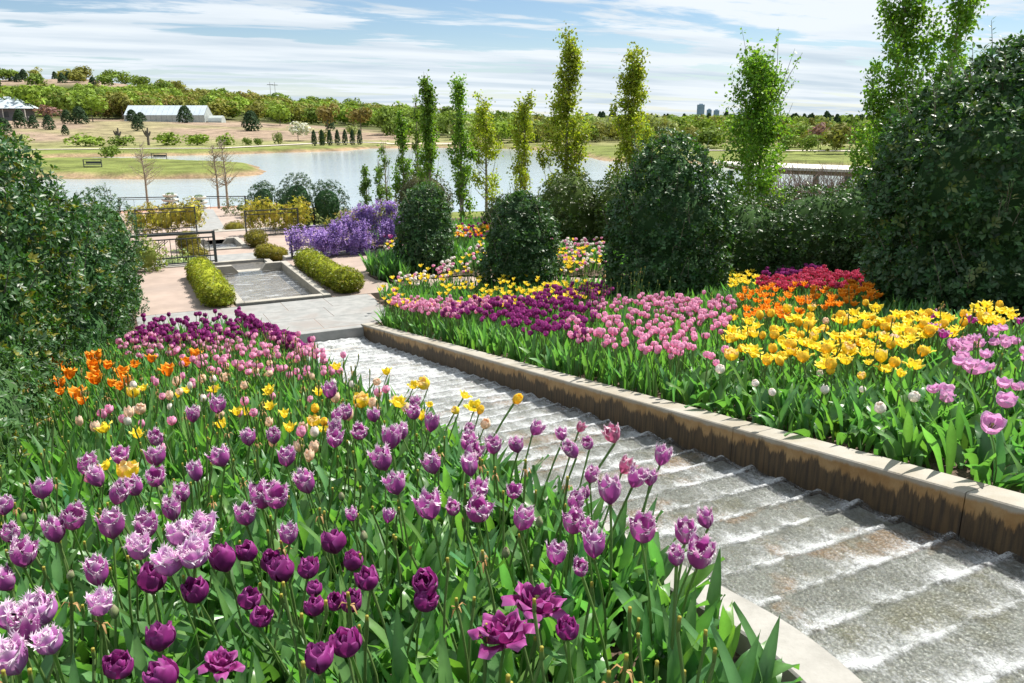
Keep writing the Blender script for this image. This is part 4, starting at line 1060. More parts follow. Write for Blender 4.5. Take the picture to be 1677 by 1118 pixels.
def leaf_shape(L=0.3, W=0.035, bend=0.5, twist=0.3, wavy=0.010, seed=0, nu=9, up=1.2):
    r_ = np.random.default_rng(seed)
    V, C = [], []
    x = z = 0.0; ang = up
    for i in range(nu):
        t_ = i / (nu - 1)
        w = W * (0.45 + 0.55 * math.sin(min(t_ / 0.4, 1) * math.pi / 2)) * (1 - max(0, (t_ - 0.4) / 0.6) ** 1.8) + 0.001
        tw = twist * t_
        fold = 0.75 * (1 - t_) + 0.18
        for u in (-1, 0, 1):
            dy = u * w * math.cos(fold * abs(u)) * math.cos(tw)
            dn = abs(u) * w * math.sin(fold) + u * w * math.sin(tw) + wavy * math.sin(9 * t_ + 2.1 * u + r_.random() * 0.4) * abs(u)
            V.append((x - math.sin(ang) * dn, dy, z + math.cos(ang) * dn))
            sh = 1.0 if u else 1.18
            C.append(np.array((0.092, 0.222, 0.070)) * sh * (0.92 + 0.25 * t_))
        x += math.cos(ang) * L / (nu - 1); z += math.sin(ang) * L / (nu - 1)
        ang -= bend * 2.0 * t_ / (nu - 1) * 1.6
    F = []
    for i in range(nu - 1):
        for j in range(2):
            F.append((i*3+j, i*3+j+1, (i+1)*3+j+1, (i+1)*3+j))
    return np.array(V), np.array(F), np.array(C)
LEAF_RAW = [leaf_shape(0.34, 0.034, 0.35, 0.3, 0.008, 1), leaf_shape(0.30, 0.040, 0.75, -0.5, 0.012, 2), leaf_shape(0.38, 0.026, 0.25, 0.5, 0.006, 3, up=1.35),
            leaf_shape(0.28, 0.045, 1.1, 0.4, 0.014, 4, up=1.05), leaf_shape(0.42, 0.028, 0.55, -0.3, 0.008, 5, up=1.3), leaf_shape(0.32, 0.036, 0.9, 0.7, 0.012, 6, up=1.2)]
LEAF_LOW = [leaf_shape(0.34, 0.034, 0.35, 0.3, 0.0, 1, 5), leaf_shape(0.30, 0.040, 0.75, -0.5, 0.0, 2, 5), leaf_shape(0.38, 0.026, 0.25, 0.5, 0.0, 3, 5, 1.35), leaf_shape(0.42, 0.024, 0.5, 0.3, 0.0, 7, 5, 1.35)]
LEAVES = [mesh_np('leaf', V, F, M['tulip_leaf'], colors=C) for V, F, C in LEAF_RAW]

NAMES = {'F': 'fringed_tulip', 'P': 'dark_purple_tulip', 'Q': 'open_purple_tulip', 'Y': 'yellow_tulip', 'R': 'flamed_tulip', 'C': 'striped_tulip', 'O': 'orange_tulip',
         'B': 'tulip_bud', 'W': 'white_tulip', 'L': 'lilac_tulip', 'V': 'purple_lily_tulip', 'K': 'pink_tulip'}
def make_tulip(code, bedside, hx, hy, h, size, label, group, petals=True):
    k = code[0]
    si = rnd.randrange(7)
    sm, lean, tilt = STEMS[si]
    rz = rnd.uniform(0, 6.28)
    if bedside == 'l' and hx > 1.75:
        rz = rnd.uniform(-0.5, 0.5); si = 5; sm, lean, tilt = STEMS[5]
    if bedside == 'r' and hx < 4.5:
        rz = math.pi + rnd.uniform(-0.5, 0.5); si = 4; sm, lean, tilt = STEMS[4]
    zg = float(G(hx, hy))
    hgt = h - size * 0.45
    bx = hx - math.cos(rz) * lean * hgt; by = hy - math.sin(rz) * lean * hgt
    if bedside == 'l': bx = min(bx, 1.90)
    else: bx = max(bx, 4.26)
    # lean exactly far enough to carry the head where it grows
    dx, dy = hx - bx, hy - by
    L = math.hypot(dx, dy)
    if lean > 0: rz = math.atan2(dy, dx)
    sx = (L / lean) if lean > 0.001 else 1.0
    sx = max(0.02, min(sx, 0.9))
    root = empty(NAMES[k], (bx, by, zg), rz)
    tag(root, label, 'tulip', group)
    add_obj('stem', sm, root, (0, 0, 0), (0, 0, 0), (sx if lean > 0 else 0.5, 1, hgt))
    top = (lean * sx, 0, hgt)
    ti = math.atan2(lean * sx * 1.5, hgt)
    fsz = size * rnd.uniform(0.88, 1.06)
    opn = rnd.uniform(-0.06, 0.08)
    fl = add_obj('flower', HEART, root, top, (rnd.gauss(0, 0.14), ti + rnd.gauss(0, 0.13), rnd.uniform(0, 6.28)), (fsz, fsz, fsz * rnd.uniform(0.9, 1.1)))
    for li, (cnt, prof, wd, kw, a0, tl) in enumerate(KINDS[code]):
        for q in range(cnt):
            add_obj('petal', petal_mesh(code, li, rnd.randrange(4)), fl, (0, 0, 0), (0, rnd.uniform(*tl) + (opn if k not in 'BW' else 0), a0 + q * 2 * math.pi / cnt + rnd.uniform(-0.12, 0.12)))
    for q in range(rnd.choice((2, 2, 3))):
        s = rnd.uniform(0.8, 1.15)
        add_obj('leaf', rnd.choice(LEAVES), root, (rnd.uniform(-0.01, 0.01), rnd.uniform(-0.01, 0.01), -0.01), (0, rnd.uniform(-0.12, 0.2), rnd.uniform(0, 6.28)), (s, s, s))
    return root

DESC = {'F': 'purple fringed tulip', 'F2': 'pale mauve fringed tulip', 'F3': 'rosy pink fringed tulip', 'P': 'dark purple double tulip', 'Q': 'open purple tulip', 'Y': 'yellow tulip with pointed petals',
        'Y2': 'full rounded yellow tulip', 'R': 'yellow tulip with red flames', 'C': 'cream tulip with maroon stripes', 'O': 'orange lily shaped tulip', 'B': 'closed green tulip bud', 'W': 'white egg shaped tulip',
        'L': 'pale lilac tulip', 'V': 'purple tulip with white edges'}
MARKS = {'l': [((0.83, 2.05), 'the ragged open purple tulip'), ((1.27, 4.35), 'the lone flamed tulip above the water'), ((0.02, 2.35), 'the rosy fringed tulip at the front'),
               ((1.97, 2.5), 'the bend in the left curb'), ((-0.1, 3.75), 'the spiky yellow pair by the low bush'), ((-0.2, 8.2), 'the thickest orange clump'), ((0.75, 4.6), 'the middle of the left bed')],
         'r': [((4.6, 3.2), 'the largest white tulip'), ((5.6, 3.3), 'the lilac clump'), ((7.3, 5.3), 'the foot of the tallest holly'), ((5.9, 5.0), 'the heart of the yellow drift'), ((6.6, 6.6), 'the orange drift')]}
ORD = 'first second third fourth fifth sixth seventh eighth ninth tenth eleventh twelfth thirteenth fourteenth fifteenth sixteenth seventeenth eighteenth nineteenth twentieth'.split()
def make_labels(rows):
    """name every measured tulip by its order on one side of the nearest landmark"""
    fx, fy = math.sin(HEAD), math.cos(HEAD)
    buckets = {}
    for i, (code, s, x, y) in enumerate(rows):
        mk = min(MARKS[s], key=lambda q: math.hypot(q[0][0] - x, (q[0][1] - y) * 0.6))
        dx, dy = x - mk[0][0], y - mk[0][1]
        rgt, fwd = dx * fy - dy * fx, dx * fx + dy * fy
        side = ('right of' if rgt > 0 else 'left of') if abs(rgt) > abs(fwd) * 0.6 else ('behind' if fwd > 0 else 'in front of')
        buckets.setdefault((code, side, mk[1]), []).append((math.hypot(dx, dy), i))
    out = {}
    for (code, side, mk), lst in buckets.items():
        for r, (d, i) in enumerate(sorted(lst)):
            out[i] = f"{ORD[min(r, 19)] + ' ' if len(lst) > 1 else ''}{DESC[code]} {side} {mk}"
    return out
GROUPS = {'F': 'fringed purple tulips in the left bed', 'P': 'dark purple double tulips in front', 'Q': 'open purple tulips in front', 'Y': 'yellow tulips', 'R': 'red flamed yellow tulips',
          'C': 'striped cream tulips', 'O': 'orange tulips by the left shrub', 'B': 'tulip buds', 'W': 'white tulips by the wall', 'L': 'lilac tulips', 'V': 'purple lily tulips'}
SPECIAL = {('Q', 0): 'big ragged fully open purple double tulip, lower of the open pair', ('Q', 1): 'big bowl shaped open magenta purple tulip just above the ragged one',
           ('Q', 2): 'wilting open purple tulip with spread petals at the bottom edge',
           ('R', 2): 'lone tall yellow tulip with red flame standing against the water'}
cnt = {}
rows = []
entries = [e.strip() for e in TULIPS.replace('\n', '').split(';') if e.strip()]
for e in entries:
    ks, hx, hy, h, sz = e.split()
    k, s = ks[0], ks[1]
    hx, hy, h, sz = float(hx), float(hy), float(h), float(sz)
    i = cnt.get(k, 0); cnt[k] = i + 1
    code = k
    if k == 'F':
        code = 'F2' if (hy < 2.75 and hx < 0.12 and i % 5) or i in (12, 13, 10, 11, 14) else ('F3' if i in (40, 41, 45, 23) else 'F')
        sz = min(sz, 0.10) * 0.86
    elif k == 'Y':
        code = 'Y2' if (i % 3 == 1) else 'Y'
        sz = min(sz, 0.15) * (0.74 if code == 'Y' else 0.84)
    elif k in 'OLV': sz = min(sz, 0.14) * (0.92 if k == 'O' else 0.86)
    elif k == 'Q': sz = min(sz, 0.14) * 0.78
    elif k in 'P': sz = sz * 0.86
    elif k == 'B': sz = 0.030
    else: sz = min(sz, 0.1) * 0.82
    rows.append((code, s, hx, hy, h, sz, SPECIAL.get((k, i)), k))
labs = make_labels([r[:4] for r in rows])
for i, (code, s, hx, hy, h, sz, sp, k) in enumerate(rows):
    make_tulip(code, s, hx, hy, h, sz, sp or labs[i], GROUPS[k])

# ---- smaller tulips in drifts: one mesh per flower, several patterns for each colour
def joined_tulip(code, h, var):
    a = Acc()
    r_ = random.Random(hash((ord(code[0]), var)) % 999)
    V, F = STEM_RAW[var % 4]
    lean = STEMS[var % 4][1] * 0.5
    V2 = V * np.array([0.5, 1, h])
    a.add(V2, F, np.tile(GREEN_STEM, (len(V2), 1)))
    for li, (cn, prof, wd, kw, a0, tl) in enumerate(KINDS[code]):
        for q in range(cn):
            kw2 = dict(kw); kw2['nu'] = 5; kw2['nv'] = 4; kw2['fringe'] = 0
            V, F, C = petal(prof, wd, seed=var*31 + q*7 + li, **kw2)
            R = np.array((Euler((0, r_.uniform(*tl), a0 + q*2*math.pi/cn), 'XYZ').to_matrix()))
            size = 0.062 if code in 'KPRW' else 0.07
            W = (V @ R.T) * size + np.array([lean, 0, h])
            a.add(W, F[0], C)
    return np.concatenate(a.V), np.concatenate(a.F4), np.concatenate(a.C)
MG = grad((0.46, 0.022, 0.07), (0.54, 0.05, 0.12), (0.68, 0.2, 0.30), 0.14)
VP = grad((0.22, 0.02, 0.20), (0.27, 0.04, 0.25), (0.36, 0.1, 0.33), 0.14)
PP2 = grad((0.27, 0.02, 0.175), (0.33, 0.035, 0.235), (0.46, 0.11, 0.36), 0.16)
KINDS['M'] = [(3, prof_cup(0.8, 0.5, 0.95), 0.58, dict(col_fn=MG, point=0.4, wave=0.05), 0.0, (-0.02, 0.2)), (3, prof_cup(0.7, 0.4, 1.0), 0.5, dict(col_fn=MG, point=0.4, wave=0.06), 1.047, (-0.02, 0.15))]
KINDS['U'] = [(3, prof_cup(0.72, 0.5, 1.0), 0.6, dict(col_fn=PP2, point=0.45, wave=0.07), 0.0, (-0.02, 0.16)), (3, prof_cup(0.74, 0.4, 1.05), 0.5, dict(col_fn=PP2, point=0.45, wave=0.08), 1.047, (-0.02, 0.12))]
DRIFT = {}
for code in 'KUYOWMRCL':
    DRIFT[code] = [joined_tulip(code, 0.40 + 0.012 * v, v) for v in range(5)]
DRIFT_ME = {}
def drift_mesh(code, v):
    if (code, v) not in DRIFT_ME:
        V, F, C = DRIFT[code][v]
        DRIFT_ME[(code, v)] = mesh_np('tulip', V, F, M['petal'], colors=C)
    return DRIFT_ME[(code, v)]
leftover = Acc()
def drift(poly, code, density, name, label, group, limit, lo=0.85, hi=1.2, zlift=0.0, xmin=None, xmax=None):
    P = fill_poly(poly, density)
    # clustered look: keep where a smooth noise is high
    keep = vnoise(P, hash(code) % 50 if False else ord(code), 2.6) + rng.normal(0, 0.35, len(P)) > -0.25
    P = P[keep]
    if xmin is not None: P[:, 0] = np.maximum(P[:, 0], xmin + rng.random(len(P)) * 0.15)
    if xmax is not None: P[:, 0] = np.minimum(P[:, 0], xmax - rng.random(len(P)) * 0.15)
    order = np.argsort(np.hypot(P[:, 0], P[:, 1]))
    P = P[order]
    Z = G(P[:, 0], P[:, 1]) + zlift
    for i in range(min(limit, len(P))):
        s = rnd.uniform(lo, hi)
        o = add_obj(name, drift_mesh(code, rnd.randrange(5)), None, (P[i, 0], P[i, 1], Z[i]), (rnd.uniform(-0.06, 0.06), rnd.uniform(-0.06, 0.06), rnd.uniform(0, 6.28)), (s, s, rnd.uniform(0.95, 1.22)))
        tag(o, label, 'tulip', group)
    rest = np.arange(limit, len(P))
    for v in range(5):
        ix = rest[v::5]
        if len(ix) == 0: continue
        V, F, C = DRIFT[code][v]
        a = rng.random(len(ix)) * 6.28
        B = np.zeros((len(ix), 3, 3)); B[:, 0, 0] = np.cos(a); B[:, 0, 1] = np.sin(a); B[:, 1, 0] = -np.sin(a); B[:, 1, 1] = np.cos(a); B[:, 2, 2] = 1
        s = lo + rng.random(len(ix)) * (hi - lo)
        sc = np.stack([s, s, 0.95 + rng.random(len(ix)) * 0.27], 1)
        leftover.scatter(V, F, np.stack([P[ix, 0], P[ix, 1], Z[ix]], 1), B, sc, np.clip(1 + rng.normal(0, 0.08, (len(ix), 1)), 0.7, 1.3) * np.ones((1, 3)), C)
    return P
allP = []
allP.append(drift(POLY_L_PURPLE, 'U', 56, 'purple_double_tulip', 'purple double tulip in the drift at the far end of the left bed', 'purple tulips at the far end of left bed', 110, xmax=1.9))
allP.append(drift(POLY_L_PINK, 'K', 40, 'pink_tulip', 'pink double tulip in the drift across the back of the left bed', 'pink tulips in the left bed', 110, xmax=1.9))
allP.append(drift(POLY_R_PINK, 'K', 50, 'pink_tulip', 'pink double tulip in the large pink drift of the right bed', 'pink tulips in the right bed', 180, xmin=4.35))
allP.append(drift(POLY_R_PINKSTRIP, 'K', 50, 'pink_tulip', 'pink double tulip at the lower end of the right bed', 'pink tulips at the lower end', 0, xmin=4.35))
allP.append(drift(POLY_R_PURPLE, 'U', 48, 'purple_double_tulip', 'purple double tulip in the drift of the right bed', 'purple tulips in the right bed', 150, xmin=4.35))
allP.append(drift(POLY_R_YELLOWROW, 'Y', 26, 'yellow_tulip', 'yellow tulip in the row along the back of the right bed', 'yellow tulips along the back of the right bed', 90, 0.85, 1.2, xmin=4.4))
allP.append(drift(POLY_R_ORANGE, 'O', 46, 'orange_tulip', 'orange tulip in the drift behind the yellow tulips', 'orange tulips behind the yellow ones', 90, 1.1, 1.5))
allP.append(drift(POLY_R_RED, 'M', 66, 'crimson_tulip', 'crimson tulip in the mass in front of the dark hedge', 'crimson tulips', 120, 1.0, 1.35))
allP.append(drift(POLY_R_REDPURPLE, 'U', 40, 'purple_double_tulip', 'purple tulip behind the crimson tulips', 'purple tulips behind the crimson', 20, 1.0, 1.3))
allP.append(drift(POLY_R_YELLOWFAR, 'Y', 30, 'yellow_tulip', 'yellow tulip beside the tall holly at the back', 'yellow tulips beside the holly', 40, 1.0, 1.35))
for c_, d_ in (('Y', 24), ('R', 10)):
    allP.append(drift(POLY_R_MAINYELLOW, c_, d_, {'Y': 'yellow_tulip', 'R': 'flamed_tulip'}[c_], {'Y': 'smaller yellow tulip filling the yellow drift of the right bed', 'R': 'smaller yellow and red tulip filling the drift of the right bed'}[c_], 'filler tulips in the yellow drift', 120, 1.15, 1.7))
allP.append(drift([(4.9, 3.0), (6.9, 3.2), (7.6, 4.5), (6.3, 4.5), (5.3, 3.7)], 'L', 13, 'lilac_tulip', 'smaller lilac tulip in the clump at the right edge of right bed', 'lilac tulips filling the clump', 60, 0.95, 1.35))
POLY_L_MID = [(-0.5, 4.6), (1.8, 4.0), (1.85, 7.2), (-0.3, 8.2)]
for c_, d_ in (('K', 4), ('Y', 2.2), ('W', 2.0), ('C', 3.5)):
    allP.append(drift(POLY_L_MID, c_, d_, {'K': 'pink_tulip', 'Y': 'yellow_tulip', 'W': 'white_tulip', 'C': 'striped_tulip'}[c_], {'K': 'small pink tulip', 'Y': 'small yellow tulip', 'W': 'small white tulip', 'C': 'small faded cream tulip'}[c_] + ' scattered among the stems in the middle of the left bed', 'scattered small tulips in the left bed', 60, 0.7, 1.0, xmax=1.85))
for poly, codes, den in ((POLY_B_WHITE, 'WWYKW', 16), (POLY_B_FAR, 'YOUYW', 26), (POLY_B_MID, 'YWWKY', 22), (POLY_B_LEFT, 'KWYKU', 18)):
    for c_ in codes:
        allP.append(drift(poly, c_, den * 0.45, 'tulip', 'tulip', 'far tulips', 0, 1.0, 1.4, 0.03))
lo_ = leftover.build('drift_tulips', M['petal'])
tag(lo_, 'far tulips crowding the back of the beds', 'tulips', kind='stuff')

# ---- foliage between the flowers
def bed_foliage(poly, density, lib, seed, zlift=0.0, hmin=0.8, hmax=1.25, stems=0.0, name='tulip_foliage', label='', xlim=None, clear=None):
    P = fill_poly(poly, density)
    if clear is not None:
        P = P[~in_poly(P, clear)]
    keep = vnoise(P, seed, 3.1) + rng.normal(0, 0.5, len(P)) > -0.55
    P = P[keep]
    acc = Acc()
    n = len(P)
    lib_i = rng.integers(0, len(lib), n)
    tone = np.clip(1 + 0.16 * vnoise(P, seed + 3, 1.7) + rng.normal(0, 0.13, n), 0.55, 1.5)
    hue = rng.normal(0, 0.10, n)
    colr = np.stack([tone * (1 + hue + 0.1), tone * (1 + hue * 0.2), tone * (1 - hue)], 1)
    for v in range(len(lib)):
        ix = np.where(lib_i == v)[0]
        a = rng.random(len(ix)) * 6.28
        tl = rng.normal(0.0, 0.14, len(ix))
        ca, sa, ct, st = np.cos(a), np.sin(a), np.cos(tl), np.sin(tl)
        B = np.stack([np.stack([ca*ct, sa*ct, -st], 1), np.stack([-sa, ca, 0*a], 1), np.stack([ca*st, sa*st, ct], 1)], 1)
        s = hmin + rng.random(len(ix)) * (hmax - hmin)
        V, F, C = lib[v]
        acc.scatter(V, F, np.stack([P[ix, 0], P[ix, 1], G(P[ix, 0], P[ix, 1]) + zlift - 0.01], 1), B, s, colr[ix], C)
    o = acc.build(name, M['tulip_leaf'])
    return tag(o, label, 'foliage', kind='stuff')
BED_L = [(-1.05, 0.9), (1.9, 0.9), (1.9, 14.0), (-0.9, 14.0), (-1.2, 9)]
BED_L_NEAR = [(-1.05, 0.9), (1.55, 0.9), (1.88, 2.2), (1.9, 5.2), (-1.3, 5.2)]
BED_L_FAR = [(-1.3, 5.2), (1.9, 5.2), (1.9, 14.0), (-0.6, 14.0), (-1.2, 9)]
bed_foliage(BED_L_NEAR, 330, LEAF_RAW, 70, 0, 0.75, 1.25, label='dense grey green tulip leaves filling the front of the left bed')
bed_foliage(BED_L_FAR, 330, LEAF_LOW, 71, 0, 0.95, 1.4, label='dense tulip leaves filling the far half of the left bed')
bed_foliage([(1.62, 2.3), (1.93, 2.3), (1.93, 6.2), (1.62, 6.2)], 330, LEAF_RAW, 78, 0, 0.9, 1.35, label='tulip leaves along the inner edge of the left curb')
BED_R_NEAR = [(4.28, 1.2), (8.6, 1.2), (8.6, 5.5), (4.28, 5.5)]
BED_R_FAR = [(4.28, 5.5), (8.6, 5.5), (12.5, 10.5), (12.5, 12.8), (8.2, 15.4), (5.0, 16.3), (4.9, 13.9), (4.28, 13.9)]
bed_foliage(BED_R_NEAR, 250, LEAF_RAW, 72, 0, 0.8, 1.3, label='broad tulip leaves in the near part of the right bed above the wall')
bed_foliage(BED_R_FAR, 190, LEAF_LOW, 73, 0, 0.8, 1.3, label='tulip leaves filling the far part of the right bed')
BED_B = [(5.9, 17.0), (6.3, 17.9), (9.2, 17.3), (13.0, 14.2), (14, 17), (12, 25), (7.6, 25.5), (7.0, 20.8), (5.9, 19.2)]
bed_foliage(BED_B, 95, LEAF_LOW, 74, 0.03, 1.0, 1.4, label='tulip leaves of the bed behind the walk')
bed_foliage([(-0.4, 16.9), (0.35, 16.9), (0.3, 19.2), (-0.4, 20.5)], 130, LEAF_LOW, 75, 0.04, 1.0, 1.5, label='leaves of the bed edge by the left end of the plaza')
bed_foliage([(5.5, 17.9), (6.1, 17.9), (6.3, 19.6), (5.6, 19.2)], 330, LEAF_LOW, 76, 0.03, 1.1, 1.5, label='clump of strap leaves at the corner of the walk')

# ---- spent tulips: bare stems with seed pods and a few dried petals
POD_V, POD_F, POD_C = [], [], []
def pod_raw(h, var, dried=False):
    a = Acc()
    V, F = STEM_RAW[var % 5]
    V2 = V * np.array([0.6, 1, h]); a.add(V2, F, np.tile(GREEN_STEM, (len(V2), 1)))
    lean = STEMS[var % 5][1] * 0.6
    mb = MB().lathe([(0.004, -0.002), (0.0062, 0.006), (0.0066, 0.024), (0.0048, 0.034), (0.0062, 0.037), (0.005, 0.040), (0.001, 0.041)], (lean, 0, h), 6)
    V = np.concatenate(mb.V)
    zz = V[:, 2] - h
    C = np.where((zz > 0.033)[:, None], np.array([[0.42, 0.38, 0.07]]), np.array([[0.15, 0.24, 0.07]]))
    a.add(V, np.concatenate(mb.F4), C)
    if dried:
        r_ = np.random.default_rng(var)
        for q in range(5):
            w = r_.random() * 6.28; L = r_.uniform(0.015, 0.035)
            d = np.array([math.cos(w), math.sin(w), r_.uniform(-0.9, 0.3)])
            p0 = np.array([lean, 0, h]); p1 = p0 + d * L * 0.6 + np.array([0, 0, 0.008]); p2 = p0 + d * L + np.array([0, 0, -0.012])
            s = np.cross(d, [0, 0, 1]); s = s / np.linalg.norm(s) * 0.004
            V = np.array([p0 - s*0.3, p0 + s*0.3, p1 + s, p1 - s, p2 + s*0.4, p2 - s*0.4])
            a.add(V, np.array([(0, 1, 2, 3), (3, 2, 4, 5)]), np.tile((0.42, 0.25, 0.10), (6, 1)))
    return np.concatenate(a.V), np.concatenate(a.F4), np.concatenate(a.C)
PODS = [pod_raw(0.40 + 0.03 * v, v, v == 5) for v in range(6)]
POD_ME = [mesh_np('seed_pod_stem', V, F, M['petal'], colors=C) for V, F, C in PODS]
def pods(poly, density, n_ind, label, group, hs=(0.85, 1.2)):
    P = fill_poly(poly, density)
    P = P[np.argsort(np.hypot(P[:, 0], P[:, 1]))]
    acc = Acc()
    for i in range(min(n_ind, len(P))):
        o = add_obj('spent_tulip', POD_ME[rnd.randrange(6)], None, (P[i, 0], P[i, 1], float(G(P[i, 0], P[i, 1]))), (rnd.uniform(-0.08, 0.08), rnd.uniform(-0.08, 0.08), rnd.uniform(0, 6.28)), (1, 1, rnd.uniform(*hs)))
        tag(o, label, 'tulip', group)
    rest = np.arange(n_ind, len(P))
    if len(rest) == 0: return
    for v in range(6):
        ix = rest[v::6]
        if len(ix) == 0: continue
        a = rng.random(len(ix)) * 6.28
        B = np.zeros((len(ix), 3, 3)); B[:, 0, 0] = np.cos(a); B[:, 0, 1] = np.sin(a); B[:, 1, 0] = -np.sin(a); B[:, 1, 1] = np.cos(a); B[:, 2, 2] = 1
        s = np.stack([np.ones(len(ix)), np.ones(len(ix)), hs[0] + rng.random(len(ix)) * (hs[1] - hs[0])], 1)
        V, F, C = PODS[v]
        acc.scatter(V, F, np.stack([P[ix, 0], P[ix, 1], G(P[ix, 0], P[ix, 1])], 1), B, s, np.ones((len(ix), 3)), C)
    o = acc.build('spent_tulip_stems', M['petal'])
    tag(o, 'mass of bare tulip stems with dry seed pods', 'stems', kind='stuff')
pods([(-0.95, 1.2), (1.35, 1.2), (1.6, 2.6), (1.6, 5.5), (-1.0, 5.5)], 24, 110, 'bare green tulip stem with a yellow tipped seed pod in the front of left bed', 'spent tulips in the left bed')
pods([(-0.9, 5.5), (1.85, 5.5), (1.85, 11.0), (-0.7, 11.0)], 36, 0, '', '')
pods([(6.0, 9.5), (7.9, 9.9), (8.0, 10.6), (6.2, 10.6)], 22, 30, 'tall bare stem with seed pod in front of the holly', 'seed pod stems by the holly', (1.3, 1.7))
pods([(4.6, 3.0), (8.4, 3.0), (8.4, 9.0), (5.0, 9.0)], 9, 0, '', '')

# ------------------------------------------------------------------ shrubs
HOLLY_LEAF_V = np.array([(0, 0, 0), (0.45, 0.22, 0.05), (0.45, -0.22, 0.05), (1, 0, -0.06), (0.5, 0, -0.02)], float)
HOLLY_LEAF_F = np.array([(0, 4, 1), (0, 2, 4), (1, 4, 3), (4, 2, 3)])
FLAT_LEAF_V = np.array([(0, 0, 0), (0.5, 0.27, 0.06), (1, 0, -0.05), (0.5, -0.27, 0.06)], float)
FLAT_LEAF_F = np.array([(0, 2, 1), (0, 3, 2)])
def lobe_points(lobes, n, lump=0.09, seed=0, zmin=None, inside=0.90, freq=2.2):
    lobes = np.asarray(lobes, float)
    area = np.array([(l[3]*l[4] + l[3]*l[5] + l[4]*l[5]) for l in lobes])
    k = rng.choice(len(lobes), n, p=area / area.sum())
    d = rand_dirs(n)
    L = lobes[k]
    nrm = norm(d / L[:, 3:6])
    P = L[:, :3] + d * L[:, 3:6]
    bump = vnoise(P, seed, freq) * lump + vnoise(P, seed + 1, freq * 2.7) * lump * 0.5
    P = P + nrm * bump[:, None]
    ok = np.ones(n, bool)
    for i, l in enumerate(lobes):
        q = (((P - l[:3]) / l[3:6]) ** 2).sum(1)
        ok &= ~((q < inside ** 2) & (k != i))
    if zmin is not None: ok &= P[:, 2] > zmin
    return P[ok], nrm[ok]
def leafy(lobes, n, per, leaf, colr, seed=0, lump=0.09, depth=0.18, young=None, young_p=0.0, zmin=None, tV=None, tF=None, width=1.0, spread=1.0, freq=2.2, cvar=0.2, upbias=0.35):
    """rosettes of leaves over the surface of overlapping lobes"""
    tV = HOLLY_LEAF_V if tV is None else tV
    tF = HOLLY_LEAF_F if tF is None else tF
    P, N = lobe_points(lobes, n, lump, seed, zmin, freq=freq)
    P = P - N * (np.abs(rng.normal(0, depth, (len(P), 1))) - depth * 0.4)
    ax = norm(N + np.array([0, 0, upbias]) + rng.normal(0, 0.35, P.shape))
    m_ = len(P)
    acc = Acc()
    base = np.asarray(colr, float)
    tone = np.clip(1 + rng.normal(0, cvar, m_), 0.5, 1.7)
    cc = base[None] * tone[:, None] * (1 + rng.normal(0, 0.08, (m_, 3)))
    if young is not None:
        yy = rng.random(m_) < young_p * (1 + 0.8 * vnoise(P, seed + 9, 1.6))
        cc[yy] = np.asarray(young)[None] * tone[yy][:, None]
    e1 = norm(np.cross(ax, rand_dirs(m_))); e2 = np.cross(ax, e1)
    for q in range(per):
        w = q * 6.28 / per + rng.normal(0, 0.35, m_)
        rad = np.cos(w)[:, None] * e1 + np.sin(w)[:, None] * e2
        el = rng.uniform(0.15, 0.9, (m_, 1))
        d = norm(rad * np.cos(el) * spread + ax * np.sin(el))
        B = frames(d, ax + rng.normal(0, 0.25, ax.shape))
        s = leaf * rng.uniform(0.7, 1.25, m_)
        off = d * leaf * 0.12 - ax * rng.uniform(0, 0.5, (m_, 1)) * leaf
        acc.scatter(tV * np.array([1, width, 1]), tF, P + off, B, s, np.clip(cc * (1 + rng.normal(0, 0.1, (m_, 1))), 0.004, 1))
    return acc
def core_mesh(name, lobes, mat, f=0.86, colr=None, lump=0.09, seed=0):
    """inner twiggy mass of a shrub"""
    acc = Acc()
    for l in lobes:
        u, v = np.meshgrid(np.linspace(0, 2*math.pi, 19)[:-1], np.linspace(0.05, math.pi - 0.05, 11))
        d = np.stack([np.cos(u)*np.sin(v), np.sin(u)*np.sin(v), np.cos(v)], -1).reshape(-1, 3)
        P = np.array(l[:3]) + d * np.array(l[3:6]) * f
        P = P + d * (vnoise(P, seed, 2.2) * lump)[:, None]
        gi = np.arange(18*11).reshape(11, 18); g2 = np.roll(gi, -1, 1)
        Fq = np.stack([gi[:-1].ravel(), gi[1:].ravel(), g2[1:].ravel(), g2[:-1].ravel()], 1)
        acc.add(P, Fq, np.tile(colr, (len(P), 1)))
    return acc.mesh(name, mat)
